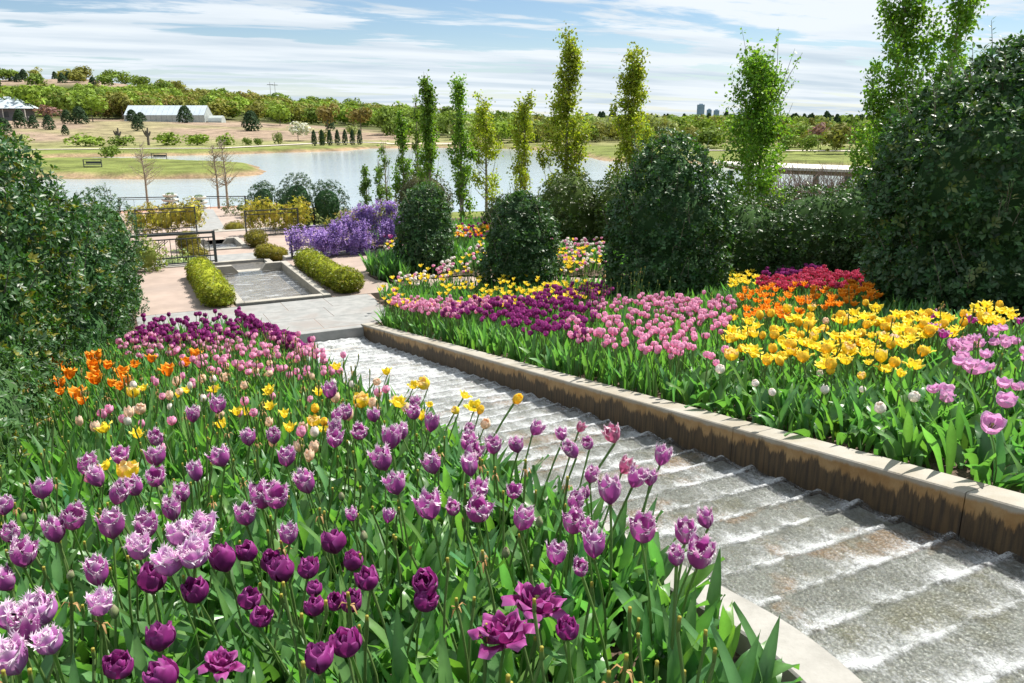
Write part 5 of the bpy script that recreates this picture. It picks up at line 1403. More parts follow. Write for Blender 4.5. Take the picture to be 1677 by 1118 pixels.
def shrub(name, label, lobes, n, per, leaf, colr, cat='shrub', group=None, trunk=True, mat='holly_leaf', base=None, core=0.62, clump=None, shoots=0, **kw):
    lobes = np.asarray(lobes, float)
    c = lobes[:, :3].mean(0)
    zb = base if base is not None else float(G(c[0], c[1]))
    core_lobes = lobes
    if clump: lobes = np.asarray(clumpy(lobes, clump[0], clump[1], kw.get('seed', 0), zb), float)
    r = empty(name, (c[0], c[1], zb))
    tag(r, label, cat, group)
    acc = leafy(lobes, n, per, leaf, colr, zmin=zb - 0.02, **kw)
    if shoots:
        P, N = lobe_points(lobes, shoots * 12, 0.0, kw.get('seed', 0) + 5, zb + 0.3)
        ok = np.where(N[:, 2] > 0.25)[0][:shoots]
        P, N = P[ok], N[ok]
        d = norm(N * 0.7 + np.array([0, 0, 0.9]) + rng.normal(0, 0.22, P.shape))
        L = rng.uniform(0.10, 0.34, len(P)) * leaf / 0.07
        mbs = MB()
        for i in range(len(P)):
            mbs.tube([P[i] - d[i] * 0.15, P[i] + d[i] * L[i] * 0.5, P[i] + d[i] * L[i]], [0.006, 0.005, 0.003], 4)
        tag(under(mbs.build('twigs', M['bark'], smooth=True), r), kind='stuff')
        for q in range(9):
            f_ = (q + 1) / 9
            side = norm(np.cross(d, rand_dirs(len(P))))
            dd = norm(side + d * rng.uniform(0.3, 1.0, (len(P), 1)))
            acc.scatter(HOLLY_LEAF_V, HOLLY_LEAF_F, P + d * (L * f_)[:, None], frames(dd, d + rng.normal(0, 0.3, d.shape)), leaf * rng.uniform(0.55, 0.95, len(P)),
                        np.tile(np.asarray(colr) * np.array([1.7, 1.5, 1.1]), (len(P), 1)))
    under(acc.build('foliage', M[mat]), r)
    cm = core_mesh('inner_branches', core_lobes, M['inner_leaf'], core, colr, kw.get('lump', 0.09), kw.get('seed', 0))
    under(add_obj('inner_branches', cm), r)
    if trunk:
        mb = MB()
        mb.tube([(c[0], c[1], zb - 0.1), (c[0] + 0.02, c[1], zb + 0.5), (c[0], c[1] + 0.03, c[2])], [0.06, 0.05, 0.03], 7)
        under(mb.build('trunk', M['bark'], smooth=True), r)
    return r
def clumpy(lobes, n, rad, seed, zb):
    """break a smooth shrub outline into many overlapping clumps"""
    r_ = np.random.default_rng(seed)
    P, N = lobe_points(lobes, n * 6, 0.0, seed, zb + rad * 0.3)
    keep = []
    for i in range(len(P)):
        if all(np.linalg.norm(P[i] - P[j]) > rad * 1.05 for j in keep):
            keep.append(i)
        if len(keep) >= n: break
    out = [tuple(l) for l in (np.asarray(lobes, float) * np.array([1, 1, 1, 0.9, 0.9, 0.93]))]
    for i in keep:
        q = rad * r_.uniform(0.75, 1.2)
        c = P[i] - N[i] * q * 0.75
        out.append((c[0], c[1], c[2], q, q, q * r_.uniform(0.85, 1.15)))
    return out
HOLLY = (0.046, 0.098, 0.037)
HOLLY_L = (0.043, 0.102, 0.034)
YOUNG = (0.20, 0.20, 0.035)
gz = lambda x, y: float(G(x, y))
# left row
shrub('holly_bush', 'nearest tall glossy dark evergreen bush at the left edge', [(-1.50, 9.3, -1.08, 0.95, 1.0, 1.55), (-1.2, 10.4, -1.62, 0.85, 0.9, 1.35), (-1.45, 8.4, -2.0, 0.80, 0.9, 1.05), (-1.2, 9.5, -2.5, 0.75, 1.3, 0.8)],
      11500, 6, 0.074, (0.046, 0.106, 0.034), group='tall evergreen bushes', seed=101, lump=0.10, depth=0.12, clump=(60, 0.34), shoots=70, young=YOUNG, young_p=0.12)
shrub('holly_bush', 'low sprawling evergreen bush in front of the tall left one, beside the tulips', [(-1.08, 6.9, -2.35, 0.46, 0.8, 0.68), (-1.12, 8.0, -2.45, 0.50, 0.8, 0.62), (-1.05, 5.7, -2.35, 0.40, 0.8, 0.52)],
      2600, 7, 0.052, (0.055, 0.120, 0.038), group='tall evergreen bushes', seed=111, lump=0.10, young=YOUNG, young_p=0.06)
shrub('holly_bush', 'second tall evergreen bush on the left with rounded shoulder above plaza', [(-0.95, 13.0, -2.3, 0.90, 1.0, 1.28), (-0.60, 14.2, -2.42, 0.92, 1.1, 1.25), (-0.75, 13.2, -3.1, 0.85, 1.2, 0.75)],
      9600, 6, 0.064, HOLLY_L, group='tall evergreen bushes', tV=FLAT_LEAF_V, tF=FLAT_LEAF_F, seed=121, lump=0.10, depth=0.12, clump=(55, 0.32), shoots=60, young=YOUNG, young_p=0.06)
shrub('holly_bush', 'third evergreen bush on the left, lower end of the row', [(-0.40, 15.9, -2.85, 0.82, 1.0, 1.0), (-0.35, 16.4, -3.3, 0.78, 0.9, 0.62)],
      3000, 7, 0.058, HOLLY, group='tall evergreen bushes', tV=FLAT_LEAF_V, tF=FLAT_LEAF_F, seed=131, lump=0.08, depth=0.12, clump=(24, 0.3), shoots=25, young=YOUNG, young_p=0.03)
shrub('holly_bush', 'dark rounded evergreen bush behind the left row near the railing', [(-0.2, 20.6, -2.65, 0.95, 1.0, 1.1)],
      1900, 7, 0.06, HOLLY, group='tall evergreen bushes', seed=141, lump=0.08, depth=0.12, clump=(24, 0.3), shoots=25, base=Z1)
# right hollies
shrub('holly_tree', 'dark holly column nearest the wisteria, small dome top', [(6.95, 18.6, -2.72, 0.70, 0.72, 1.10), (6.95, 18.5, -3.15, 0.78, 0.78, 0.65), (6.95, 18.6, -2.2, 0.5, 0.5, 0.6)],
      7000, 6, 0.072, HOLLY, cat='tree', group='clipped holly columns', seed=151, lump=0.06, depth=0.10, clump=(40, 0.24), shoots=45, base=Z1, tV=FLAT_LEAF_V, tF=FLAT_LEAF_F)
shrub('holly_tree', 'dark holly column in the middle, just left of the largest', [(7.95, 15.3, -2.72, 0.76, 0.76, 1.08), (7.95, 15.3, -3.2, 0.88, 0.85, 0.62), (7.95, 15.3, -2.15, 0.5, 0.5, 0.55)],
      8000, 6, 0.074, HOLLY, cat='tree', group='clipped holly columns', seed=161, lump=0.06, depth=0.10, clump=(44, 0.26), shoots=50, base=Z1, tV=FLAT_LEAF_V, tF=FLAT_LEAF_F)
shrub('holly_tree', 'large dark holly column in the centre behind the pink tulips', [(9.4, 12.1, -1.95, 1.12, 1.1, 1.45), (9.4, 12.1, -2.8, 1.2, 1.15, 0.85), (9.4, 12.1, -1.15, 0.8, 0.8, 0.8)],
      13500, 6, 0.080, HOLLY, cat='tree', group='clipped holly columns', seed=171, lump=0.08, depth=0.12, clump=(60, 0.34), shoots=70, tV=FLAT_LEAF_V, tF=FLAT_LEAF_F)
shrub('holly_tree', 'tallest dark holly at the right edge rising above the horizon', [(10.9, 7.0, -1.0, 1.45, 1.5, 1.75), (11.0, 6.9, -2.1, 1.55, 1.5, 0.95), (11.2, 6.8, 0.1, 0.95, 1.0, 0.85), (12.2, 6.0, -0.6, 1.2, 1.2, 1.6)],
      26000, 6, 0.088, HOLLY, cat='tree', group='clipped holly columns', seed=181, lump=0.10, depth=0.14, clump=(90, 0.40), shoots=140, tV=FLAT_LEAF_V, tF=FLAT_LEAF_F, young=(0.10, 0.13, 0.04), young_p=0.05)
# hedges
def hedge(label, pts, r, h, n, colr, seed, leaf=0.055, base=None, zc=None):
    lobes = []
    for x, y in pts:
        zb = gz(x, y) if base is None else base
        lobes.append((x, y, zb + h*0.52, r, r, h*0.52)); lobes.append((x, y, zb + h*0.35, r*1.02, r*1.02, h*0.4))
    return shrub('hedge', label, lobes, int(n*2.4), 6, leaf*1.3, colr, cat='hedge', group='dark hedges behind the tulips', trunk=False, core=0.84, seed=seed, lump=0.14, base=gz(*pts[0]) if base is None else base, freq=1.6, tV=FLAT_LEAF_V, tF=FLAT_LEAF_F)
hedge('long dark hedge between the largest holly and the right edge', [(12.0, 12.8), (12.9, 12.0), (13.7, 11.2), (14.4, 10.4), (15.0, 9.5)], 1.15, 2.0, 7600, (0.044, 0.088, 0.026), 191)
hedge('olive green hedge behind the middle holly column', [(12.0, 20.0), (13.1, 19.0), (14.1, 18.0)], 1.05, 2.1, 3600, (0.06, 0.092, 0.022), 201, base=Z1)
hedge('low dark bush below the tall narrow trees', [(11.3, 22.6), (12.4, 21.8)], 0.85, 1.35, 1300, (0.05, 0.068, 0.02), 211, base=Z1)
hedge('brownish round bush behind the wisteria', [(11.6, 31.0)], 1.1, 2.0, 900, (0.05, 0.055, 0.022), 221, base=-4.3)
# paired dark shrubs below the terrace
shrub('round_shrub', 'pair of dark rounded shrubs standing behind the wisteria', [(6.75, 31.9, -3.2, 0.75, 0.8, 1.05), (7.75, 31.5, -3.35, 0.85, 0.8, 0.95)], 2000, 7, 0.07, (0.03, 0.07, 0.028), seed=231, base=Z2)
shrub('round_shrub', 'small dark shrub with two humps beside the lake railing', [(6.9, 40.5, -3.9, 0.7, 0.7, 0.85), (8.0, 40.2, -4.15, 0.9, 0.7, 0.7)], 1300, 7, 0.08, (0.03, 0.066, 0.028), seed=241, base=Z3)
# clipped box on the terraces
BOX = (0.20, 0.225, 0.02)
def boxbush(label, lobes, n, seed, base, colr=BOX, name='clipped_bush'):
    return shrub(name, label, lobes, int(n*1.9), 6, 0.042, colr, cat='bush', group='clipped box bushes on the terraces', trunk=False, mat='tree_leaf', seed=seed, lump=0.035, depth=0.05, base=base, freq=5, core=0.86, cvar=0.28)
lobes = []
for k in range(7):
    y = 17.08 + k * 0.52
    lobes.append((1.82, y, Z1 + 0.24, 0.31, 0.40, 0.25 + 0.02*math.sin(k*2.3))); lobes.append((1.82, y, Z1 + 0.14, 0.33, 0.40, 0.22))
boxbush('yellow green clipped box hedge left of the large pool', lobes, 3600, 251, Z1)
lobes = []
for k in range(7):
    y = 17.75 + k * 0.47
    lobes.append((4.46, y, Z1 + 0.24, 0.31, 0.38, 0.25 + 0.02*math.sin(k*1.9))); lobes.append((4.46, y, Z1 + 0.14, 0.33, 0.38, 0.22))
boxbush('yellow green clipped box hedge right of the large pool', lobes, 3200, 261, Z1)
boxbush('round clipped box bush at the near end of the right hedge', [(4.52, 17.12, Z1 + 0.24, 0.37, 0.36, 0.27)], 700, 265, Z1)
OLV = (0.15, 0.135, 0.018)
boxbush('olive clipped bush behind the railing, nearer one on the left', [(2.15, 25.2, Z2 + 0.26, 0.38, 0.36, 0.30)], 420, 271, Z2, OLV)
boxbush('olive clipped bush left of the small pool', [(2.25, 28.0, Z2 + 0.3, 0.36, 0.5, 0.34)], 480, 272, Z2, OLV)
boxbush('olive clipped bush right of the channel, nearer one on the right', [(4.2, 25.0, Z2 + 0.24, 0.38, 0.36, 0.27), (4.5, 24.8, Z2 + 0.2, 0.3, 0.3, 0.22)], 520, 273, Z2, OLV)
boxbush('olive clipped bush right of the small pool', [(4.38, 27.9, Z2 + 0.26, 0.36, 0.5, 0.30)], 480, 274, Z2, OLV)
boxbush('tiny far clipped bush by the farthest pool', [(4.6, 34.4, Z3 + 0.26, 0.45, 0.5, 0.32), (4.9, 33.9, Z3 + 0.15, 0.4, 0.35, 0.22)], 420, 275, Z3, OLV)
LIME = (0.20, 0.25, 0.06)
shrub('leafy_plant', 'light green leafy plant growing through the left railing', [(0.70, 21.75, Z1 + 0.35, 0.42, 0.3, 0.45)], 260, 6, 0.07, LIME, cat='plant', trunk=False, mat='tree_leaf', seed=281, base=Z1, core=0.6)
shrub('leafy_plant', 'pale green plant behind the middle of the left railing', [(1.5, 23.3, Z2 + 0.35, 0.5, 0.35, 0.36)], 240, 6, 0.07, (0.25, 0.32, 0.14), cat='plant', trunk=False, mat='tree_leaf', seed=282, base=Z2, core=0.6)
# yellow flowering vines on the second railings
YV = (0.46, 0.41, 0.07)
shrub('yellow_vine', 'yellow flowering vine on the far left railing', [(1.0 + 0.45*k, 32.7, Z2 + 0.62 + 0.1*math.sin(k*2.2), 0.45, 0.32, 0.48) for k in range(5)], 1500, 6, 0.075, YV, cat='vine', trunk=False, mat='tree_leaf', seed=291, lump=0.2, base=Z2, core=0.5, young=(0.16, 0.15, 0.03), young_p=0.25)
shrub('yellow_vine', 'yellow flowering vine on the far right railing', [(4.75 + 0.42*k, 30.6, Z2 + 0.70 + 0.1*math.sin(k*1.7), 0.45, 0.3, 0.5) for k in range(5)], 1500, 6, 0.075, YV, cat='vine', trunk=False, mat='tree_leaf', seed=292, lump=0.2, base=Z2, core=0.5, young=(0.16, 0.15, 0.03), young_p=0.25)

# ------------------------------------------------------------------ railings
def railing(label, x0, y0, x1, y1, z, h=0.80, spacing=0.13, chevron=True, name='railing', mat='metal', posts=None, thick=1.0, group='metal railings'):
    L = math.hypot(x1 - x0, y1 - y0)
    r = empty(name, (x0, y0, z), math.atan2(y1 - y0, x1 - x0))
    tag(r, label, 'railing', group)
    t_ = 0.02 * thick
    mm = M[mat]
    bar = lambda a, b: MB().box(a, b).build('rail', mm, r)
    bar((0.02, -t_, h - 0.04*thick), (L - 0.02, t_, h))
    bar((0.02, -t_*0.7, h - 0.17), (L - 0.02, t_*0.7, h - 0.14))
    bar((0.02, -t_*0.7, 0.17), (L - 0.02, t_*0.7, 0.20))
    bar((0.02, -t_*0.7, 0.02), (L - 0.02, t_*0.7, 0.05))
    n = posts or max(2, int(L / 2.4) + 1)
    pm = MB().bbox((-t_*1.2, -t_*1.2, 0), (t_*1.2, t_*1.2, h + 0.012), 0.004).mesh('post', mm)
    for k in range(n):
        add_obj('post', pm, r, (L * k / (n - 1), 0, 0))
    bm_ = MB().box((-0.006*thick, -0.006*thick, 0.03), (0.006*thick, 0.006*thick, h - 0.15)).mesh('baluster', mm)
    nb = int(L / spacing)
    for k in range(1, nb):
        add_obj('baluster', bm_, r, (L * k / nb, 0, 0))
    if chevron:
        for c_ in np.arange(0.9, L - 0.6, 1.5):
            for q in range(3):
                for s in (-1, 1):
                    w = 0.50
                    a = (c_, 0, 0.21 + 0.09*q); b = (c_ + s*w*(1 - 0.12*q), 0, min(h - 0.18, 0.21 + 0.09*q + 0.42 - 0.05*q))
                    MB().tube([a, ((a[0]+b[0])/2, 0, (a[2]+b[2])/2), b], 0.006*thick, 4).build('chevron_bar', mm, r)
    return r
railing('dark metal railing with chevron bars on the left edge of the upper terrace', -1.6, 22.2, 2.42, 22.2, Z1 + 0.03, 0.82, 0.13, True, 'railing', 'metal', None, 1.4)
railing('metal railing draped in wisteria on the right edge of the upper terrace', 4.36, 21.95, 7.3, 22.2, Z1 + 0.03, 0.82)
railing('far dark railing under yellow vine on the left', 0.9, 32.35, 2.95, 32.35, Z2 + 0.02, 0.95, 0.16, False)
railing('far dark railing under yellow vine on the right', 4.45, 30.35, 6.35, 30.35, Z2, 0.95, 0.16, False)
railing('blue grey lakeside railing left of the gap', 0.8, 61.3, 4.5, 60.3, Z4, 0.95, 0.9, False, 'railing', 'metal', None, 1.5)
railing('blue grey lakeside railing right of the gap', 5.35, 59.9, 8.7, 58.6, Z4, 0.95, 0.9, False, 'railing', 'metal', None, 1.5)
railing('short lakeside railing returning towards the garden', 8.72, 58.55, 9.3, 55.5, Z4, 0.95, 0.22, False, 'railing', 'metal', None, 1.5)

# wisteria
wis = empty('wisteria', (6.0, 22.1, Z1))
tag(wis, 'purple wisteria in full bloom tumbling over the railing', 'wisteria')
def raceme(seed, L):
    r_ = np.random.default_rng(seed)
    n = 90
    t_ = r_.random(n) ** 0.8
    rad = 0.060 * (1 - t_) ** 0.7 + 0.010
    w = r_.random(n) * 6.28
    P = np.stack([rad*np.cos(w), rad*np.sin(w), -t_ * L], 1) + r_.normal(0, 0.006, (n, 3))
    d = norm(np.stack([np.cos(w), np.sin(w), r_.normal(-0.2, 0.5, n)], 1))
    B = frames(d, norm(r_.normal(size=(n, 3))))
    base = np.array([0.37, 0.26, 0.60])
    cc = base[None] * np.clip(1 + r_.normal(0, 0.18, (n, 1)), 0.6, 1.5) + np.array([[0.16, 0.13, 0.14]]) * (r_.random((n, 1)) < 0.35)
    a = Acc()
    a.scatter(FLAT_LEAF_V * np.array([1, 1.5, 1]), FLAT_LEAF_F, P, B, np.full(n, 0.036), cc)
    return a.mesh('raceme', M['petal'])
RAC = [raceme(k, 0.20 + 0.04*k) for k in range(5)]
r_ = random.Random(3)
for k in range(430):
    u = r_.random()
    x = 4.25 + 3.2 * u ** 0.75
    top = Z1 + 0.92 + 0.62 * max(0.0, min(1.0, (x - 5.2) / 1.5)) - 0.15 * max(0, x - 7.0)
    f_ = r_.random()
    z = Z1 + 0.35 + (top - Z1 - 0.35) * f_ ** 0.8
    bulge = 0.42 * math.sin(min(1, max(0, (z - Z1) / 1.25)) * math.pi) * min(1.0, (x - 4.3) / 1.0 + 0.25)
    y = 22.05 + r_.uniform(-1, 0.7) * bulge - 0.04
    if x < 5.0 and r_.random() < 0.5: continue
    if math.sin(x*7.1 + 2*math.sin(z*5.3)) + 0.6*math.sin(z*9 + x*2) < -0.75: continue
    s = r_.uniform(1.0, 1.55)
    add_obj('raceme', RAC[r_.randrange(5)], None, (x, y, z), (r_.uniform(-0.25, 0.25), r_.uniform(-0.25, 0.25), r_.uniform(0, 6.28)), (s, s, s))
    tag(under(col.objects[-1], wis), kind='stuff')
acc = leafy([(5.6 + 0.5*k, 22.1, Z1 + 0.78 + 0.12*k, 0.42, 0.26, 0.36) for k in range(4)], 260, 5, 0.08, (0.20, 0.19, 0.04), seed=301, lump=0.1, young=(0.1, 0.14, 0.03), young_p=0.4)
under(acc.build('foliage', M['tree_leaf']), wis)
under(MB().tube([(6.5, 22.25, Z1 - 0.1), (6.45, 22.2, Z1 + 0.5), (6.2, 22.15, Z1 + 0.95), (5.6, 22.1, Z1 + 0.85)], [0.05, 0.04, 0.035, 0.02], 7).build('trunk', M['bark'], smooth=True), wis)

# ------------------------------------------------------------------ narrow upright trees
def upright_tree(label, x, y, z0, h, w, n, colr, leaf=0.09, seed=0, bare_top=0.0, trunks=1, low=0.06, gap=0.25, group='narrow upright trees', cat='tree', taper=0.8):
    r_ = np.random.default_rng(seed)
    r = empty('upright_tree', (x, y, z0)); tag(r, label, cat, group)
    mb = MB(); brs = []
    nb = int(12 + h * 3)
    lean = r_.normal(0, 0.012, 2)
    top = np.array([x + lean[0]*h, y + lean[1]*h, z0 + h])
    mb.tube([(x, y, z0 - 0.3), (x + lean[0]*h*0.4 + 0.02, y + lean[1]*h*0.4, z0 + h*0.4), (top[0], top[1], z0 + h*(1 - bare_top*0.3))], [0.018*h**0.8 + 0.02, 0.010*h**0.8 + 0.01, 0.008], 6)
    under(mb.build('trunk', M['pale_bark'] if bare_top < 0.2 else M['bark'], smooth=True), r)
    mb = MB()
    tips = []
    for k in range(nb):
        f = low + (0.93 - low) * (k + r_.random()) / nb
        a = r_.random() * 6.28
        sp = w * 0.5 * (1 - 0.75 * max(0, (f - 0.35) / 0.65) ** taper) * r_.uniform(0.55, 1.1)
        ln = h * 0.20 * (1.15 - f) + 0.35
        p0 = np.array([x + lean[0]*h*f, y + lean[1]*h*f, z0 + h*f])
        p2 = p0 + np.array([math.cos(a)*sp, math.sin(a)*sp, ln])
        p1 = p0 + np.array([math.cos(a)*sp*0.75, math.sin(a)*sp*0.75, ln*0.35])
        mb.tube([p0, p1, p2], [0.014, 0.009, 0.004], 4)
        brs.append((p0, p1, p2, f))
    if bare_top > 0:
        for k in range(9):
            a = r_.random() * 6.28; q = w * 0.32 * r_.random()
            f = 0.72 + 0.12 * r_.random()
            p0 = np.array([x + math.cos(a)*q*0.6, y + math.sin(a)*q*0.6, z0 + h*f])
            p2 = p0 + np.array([math.cos(a)*q, math.sin(a)*q, h * bare_top * r_.uniform(0.6, 1.25)])
            mb.tube([p0, (p0+p2)/2 + r_.normal(0, 0.05, 3), p2], [0.012, 0.008, 0.003], 4)
            tips.append((p0, p2))
    under(mb.build('branch', M['bark'], smooth=True), r)
    # leaf clumps along the branches
    per = 46
    nc = max(30, n // per)
    bi = r_.integers(0, len(brs), nc)
    t1 = (r_.random(nc) ** 0.85)[:, None]
    p0 = np.array([b_[0] for b_ in brs])[bi]; p1 = np.array([b_[1] for b_ in brs])[bi]; p2 = np.array([b_[2] for b_ in brs])[bi]
    Cn = (1 - t1)**2 * p0 + 2*t1*(1 - t1)*p1 + t1**2 * p2
    Cn = Cn[r_.random(nc) > gap * (0.5 + 0.5 * vnoise(Cn, seed, 3.0))]
    Cn = Cn + r_.normal(0, 1, Cn.shape) * np.array([w*0.05, w*0.05, 0.05])
    rad = (0.062 + 0.024 * w) * r_.uniform(0.6, 1.5, (len(Cn), 1))
    P = (Cn[:, None, :] + r_.normal(0, 1, (len(Cn), per, 3)) * rad[:, None, :] * np.array([1, 1, 1.15])).reshape(-1, 3)
    m_ = len(P)
    if tips:
        ex = []
        for a_, b_ in tips:
            k = 26
            tt = r_.random((k, 1)) ** 0.7
            ex.append(a_ + (b_ - a_) * tt + r_.normal(0, 0.035, (k, 3)))
        P = np.concatenate([P] + ex); m_ = len(P)
    d = norm(r_.normal(size=(m_, 3)) + np.array([0, 0, -0.15]))
    B = frames(d, norm(r_.normal(size=(m_, 3)) + np.array([0, 0, 0.8])))
    tone = np.clip(1 + 0.25 * vnoise(P, seed + 2, 2.6) + r_.normal(0, 0.18, m_), 0.5, 1.7)
    cc = np.asarray(colr)[None] * tone[:, None] * (1 + r_.normal(0, 0.07, (m_, 3)))
    acc = Acc(); acc.scatter(FLAT_LEAF_V * np.array([1, 1.25, 1]), FLAT_LEAF_F, P, B, leaf * r_.uniform(0.7, 1.3, m_), np.clip(cc, 0.005, 1))
    under(acc.build('crown', M['tree_leaf']), r)
    return r
GR = (0.15, 0.27, 0.035); YG = (0.31, 0.37, 0.04); GR2 = (0.15, 0.285, 0.035)
# h from the photograph: tops at the named heights
upright_tree('slim bright green upright tree right of the holly dome', 10.9, 25.4, Z1 - 0.2, 5.0, 0.75, 5200, GR, 0.10, 401)
upright_tree('slim bright green upright tree rising behind the holly dome', 11.3, 29.5, -4.2, 5.7, 0.85, 5600, GR, 0.11, 402)
upright_tree('short slim green tree in front of the lake, left of the pair', 11.9, 34.3, -4.7, 4.8, 0.7, 3800, GR, 0.11, 403)
upright_tree('thin sparse yellow green tree between two denser green ones', 13.2, 36.0, -4.8, 5.6, 0.6, 1700, (0.16, 0.25, 0.04), 0.11, 404, gap=0.5)
upright_tree('small thin tree by the lake with pale leaves', 12.3, 38.0, -5.2, 4.0, 0.7, 1200, (0.14, 0.22, 0.06), 0.11, 405, gap=0.5)
upright_tree('smallest thin twin stemmed tree by the lake', 12.6, 42.5, -5.6, 3.0, 0.6, 800, (0.13, 0.22, 0.06), 0.12, 406, gap=0.5)
upright_tree('smallest thin tree beside its twin at the lake', 13.3, 42.2, -5.6, 3.3, 0.55, 800, (0.13, 0.22, 0.06), 0.12, 407, gap=0.5)
upright_tree('yellow leaved upright tree with bare lower branches left of the tall yellow one', 13.6, 29.2, -4.4, 5.0, 1.5, 5600, YG, 0.10, 411, gap=0.5, low=0.15)
upright_tree('second yellow leaved upright tree behind the middle holly', 14.5, 27.6, -4.4, 5.0, 1.3, 5600, YG, 0.10, 412, gap=0.5, low=0.15)
upright_tree('tall yellow green upright tree standing above the horizon in the middle', 13.4, 22.8, Z1 - 0.2, 6.2, 1.5, 13500, YG, 0.095, 413, gap=0.45, low=0.1)
upright_tree('yellow green upright tree just left of the largest holly top', 14.8, 21.0, Z1 - 0.2, 5.7, 1.6, 11500, YG, 0.095, 414, gap=0.45, low=0.12)
upright_tree('broad bright green upright tree with bare whips at the top', 16.0, 16.7, Z1 - 0.2, 5.4, 2.2, 17000, GR2, 0.092, 415, bare_top=0.30, gap=0.45, low=0.12, taper=1.6)
upright_tree('tall bright green tree cut by the top edge, left of the tallest holly', 16.6, 13.3, Z1 - 0.1, 7.2, 1.45, 13000, GR2, 0.092, 416, gap=0.42, low=0.12, taper=2.6, bare_top=0.08)
upright_tree('tall bright green tree cut by the top edge, behind the tallest holly', 17.3, 12.5, Z1 - 0.1, 7.4, 1.25, 9500, GR2, 0.092, 417, gap=0.42, low=0.2, taper=2.6)

# bare young trees by the lake railing
def bare_tree(label, x, y, z0, h, w, seed):
    r_ = np.random.default_rng(seed)
    r = empty('bare_tree', (x, y, z0)); tag(r, label, 'tree', 'bare young trees by the lake')
    under(MB().tube([(x, y, z0 - 0.2), (x + 0.05, y, z0 + h*0.5), (x - 0.05, y, z0 + h)], [0.10, 0.06, 0.01], 6).build('trunk', M['pale_bark'], smooth=True), r)
    mb = MB()
    for k in range(60):
        f = 0.3 + 0.65 * r_.random(); a = r_.random()*6.28; L = w * (1.1 - f) * r_.uniform(0.6, 1.1)
        p0 = np.array([x, y, z0 + h*f])
        p2 = p0 + np.array([math.cos(a)*L, math.sin(a)*L, L*r_.uniform(0.3, 0.9)])
        mb.tube([p0, (p0+p2)/2 + np.array([0, 0, -0.06*L]), p2], [0.022, 0.014, 0.006], 4)
        for q in range(3):
            s = (p0+p2)/2 + (p2-p0)*r_.uniform(-0.2, 0.4)
            e = s + r_.normal(0, 0.22, 3) * L * 0.8 + np.array([0, 0, 0.1])
            mb.tube([s, (s+e)/2, e], [0.010, 0.008, 0.004], 3)
    under(mb.build('branch', M['pale_bark'], smooth=True), r)
    n = 900
    P = np.array([x, y, z0 + h*0.66]) + r_.normal(0, 1, (n, 3)) * np.array([w*0.36, w*0.36, h*0.15])
    acc = Acc(); acc.scatter(FLAT_LEAF_V, FLAT_LEAF_F, P, frames(rand_dirs(n), rand_dirs(n)), np.full(n, 0.055), np.tile((0.27, 0.23, 0.11), (n, 1)))
    under(acc.build('crown', M['tree_leaf']), r)
bare_tree('bare pale young tree behind the left lakeside railing', 2.6, 62.0, -6.5, 4.8, 2.2, 421)
bare_tree('bare pale young tree by the right lakeside railing', 7.55, 58.9, Z4, 4.9, 2.2, 422)
bare_tree('slim bare tree twin beside the right lakeside tree', 7.0, 59.3, Z4, 4.5, 1.6, 423)

# tiered planters
def urn(label, x, y, z):
    r = empty('tiered_planter', (x, y, z)); tag(r, label, 'planter', 'tiered stone planters at the lake')
    add_obj('pedestal', MB().bbox((-0.55, -0.55, 0), (0.55, 0.55, 0.45), 0.03).mesh('pedestal', M['concrete']), r)
    for k, (rr, zz) in enumerate(((0.62, 0.45), (0.55, 0.75), (0.46, 1.05))):
        add_obj('bowl', MB().lathe([(0.12, 0), (0.2, 0.05), (rr*0.8, 0.10), (rr, 0.20), (rr, 0.24), (rr*0.9, 0.23), (rr*0.5, 0.2), (0.02, 0.2)], (0, 0, zz), 18).mesh('bowl', M['white_stone'], True), r)
        a = leafy([(0, 0, zz + 0.25, rr*0.55, rr*0.55, 0.08)], 40, 5, 0.09, (0.07, 0.12, 0.04), seed=430 + k, lump=0.02, depth=0.02)
        add_obj('planting', a.mesh('planting', M['tree_leaf']), r)
urn('white three tier stone planter left of the lakeside gap', 3.85, 58.1, Z4)
urn('white three tier stone planter right of the lakeside gap', 5.4, 55.6, Z4)
shrub('young_shrub', 'loose grey green young shrub in front of the lakeside paving', [(6.0, 41.6, Z3 + 0.35, 1.0, 0.6, 0.42)], 260, 5, 0.09, (0.10, 0.13, 0.06), trunk=False, mat='tree_leaf', seed=441, base=Z3, core=0.3, lump=0.25)

# ------------------------------------------------------------------ pavilion roof on the right by the lake
pv = empty('lakeside_pavilion', (38.0, 36.0, -6.6)); tag(pv, 'flat pale roofed lakeside pavilion on teal posts, half hidden by trees', 'pavilion')
pr = add_obj('roof', MB().bbox((-4.6, -2.6, 0), (4.6, 2.6, 0.16), 0.02).mesh('roof', M['white_stone']), pv, (0.0, 0, 3.55), (0.0, 0.035, -0.47))
for k in range(5):
    add_obj('beam', MB().box((-4.2, -0.06, -0.24), (4.9, 0.06, -0.04)).mesh('beam', M['pale_bark']), pr, (0, -2.2 + 1.1*k, 0))
for (a, b_) in ((-3.9, -2.1), (3.6, -2.1), (-3.9, 2.1), (3.6, 2.1), (0, -2.1)):
    add_obj('post', MB().bbox((-0.12, -0.12, -0.6), (0.12, 0.12, 3.3), 0.01).mesh('post', M['teal_metal']), pv, (a*0.89 + b_*0.45, -a*0.45 + b_*0.89, 0))
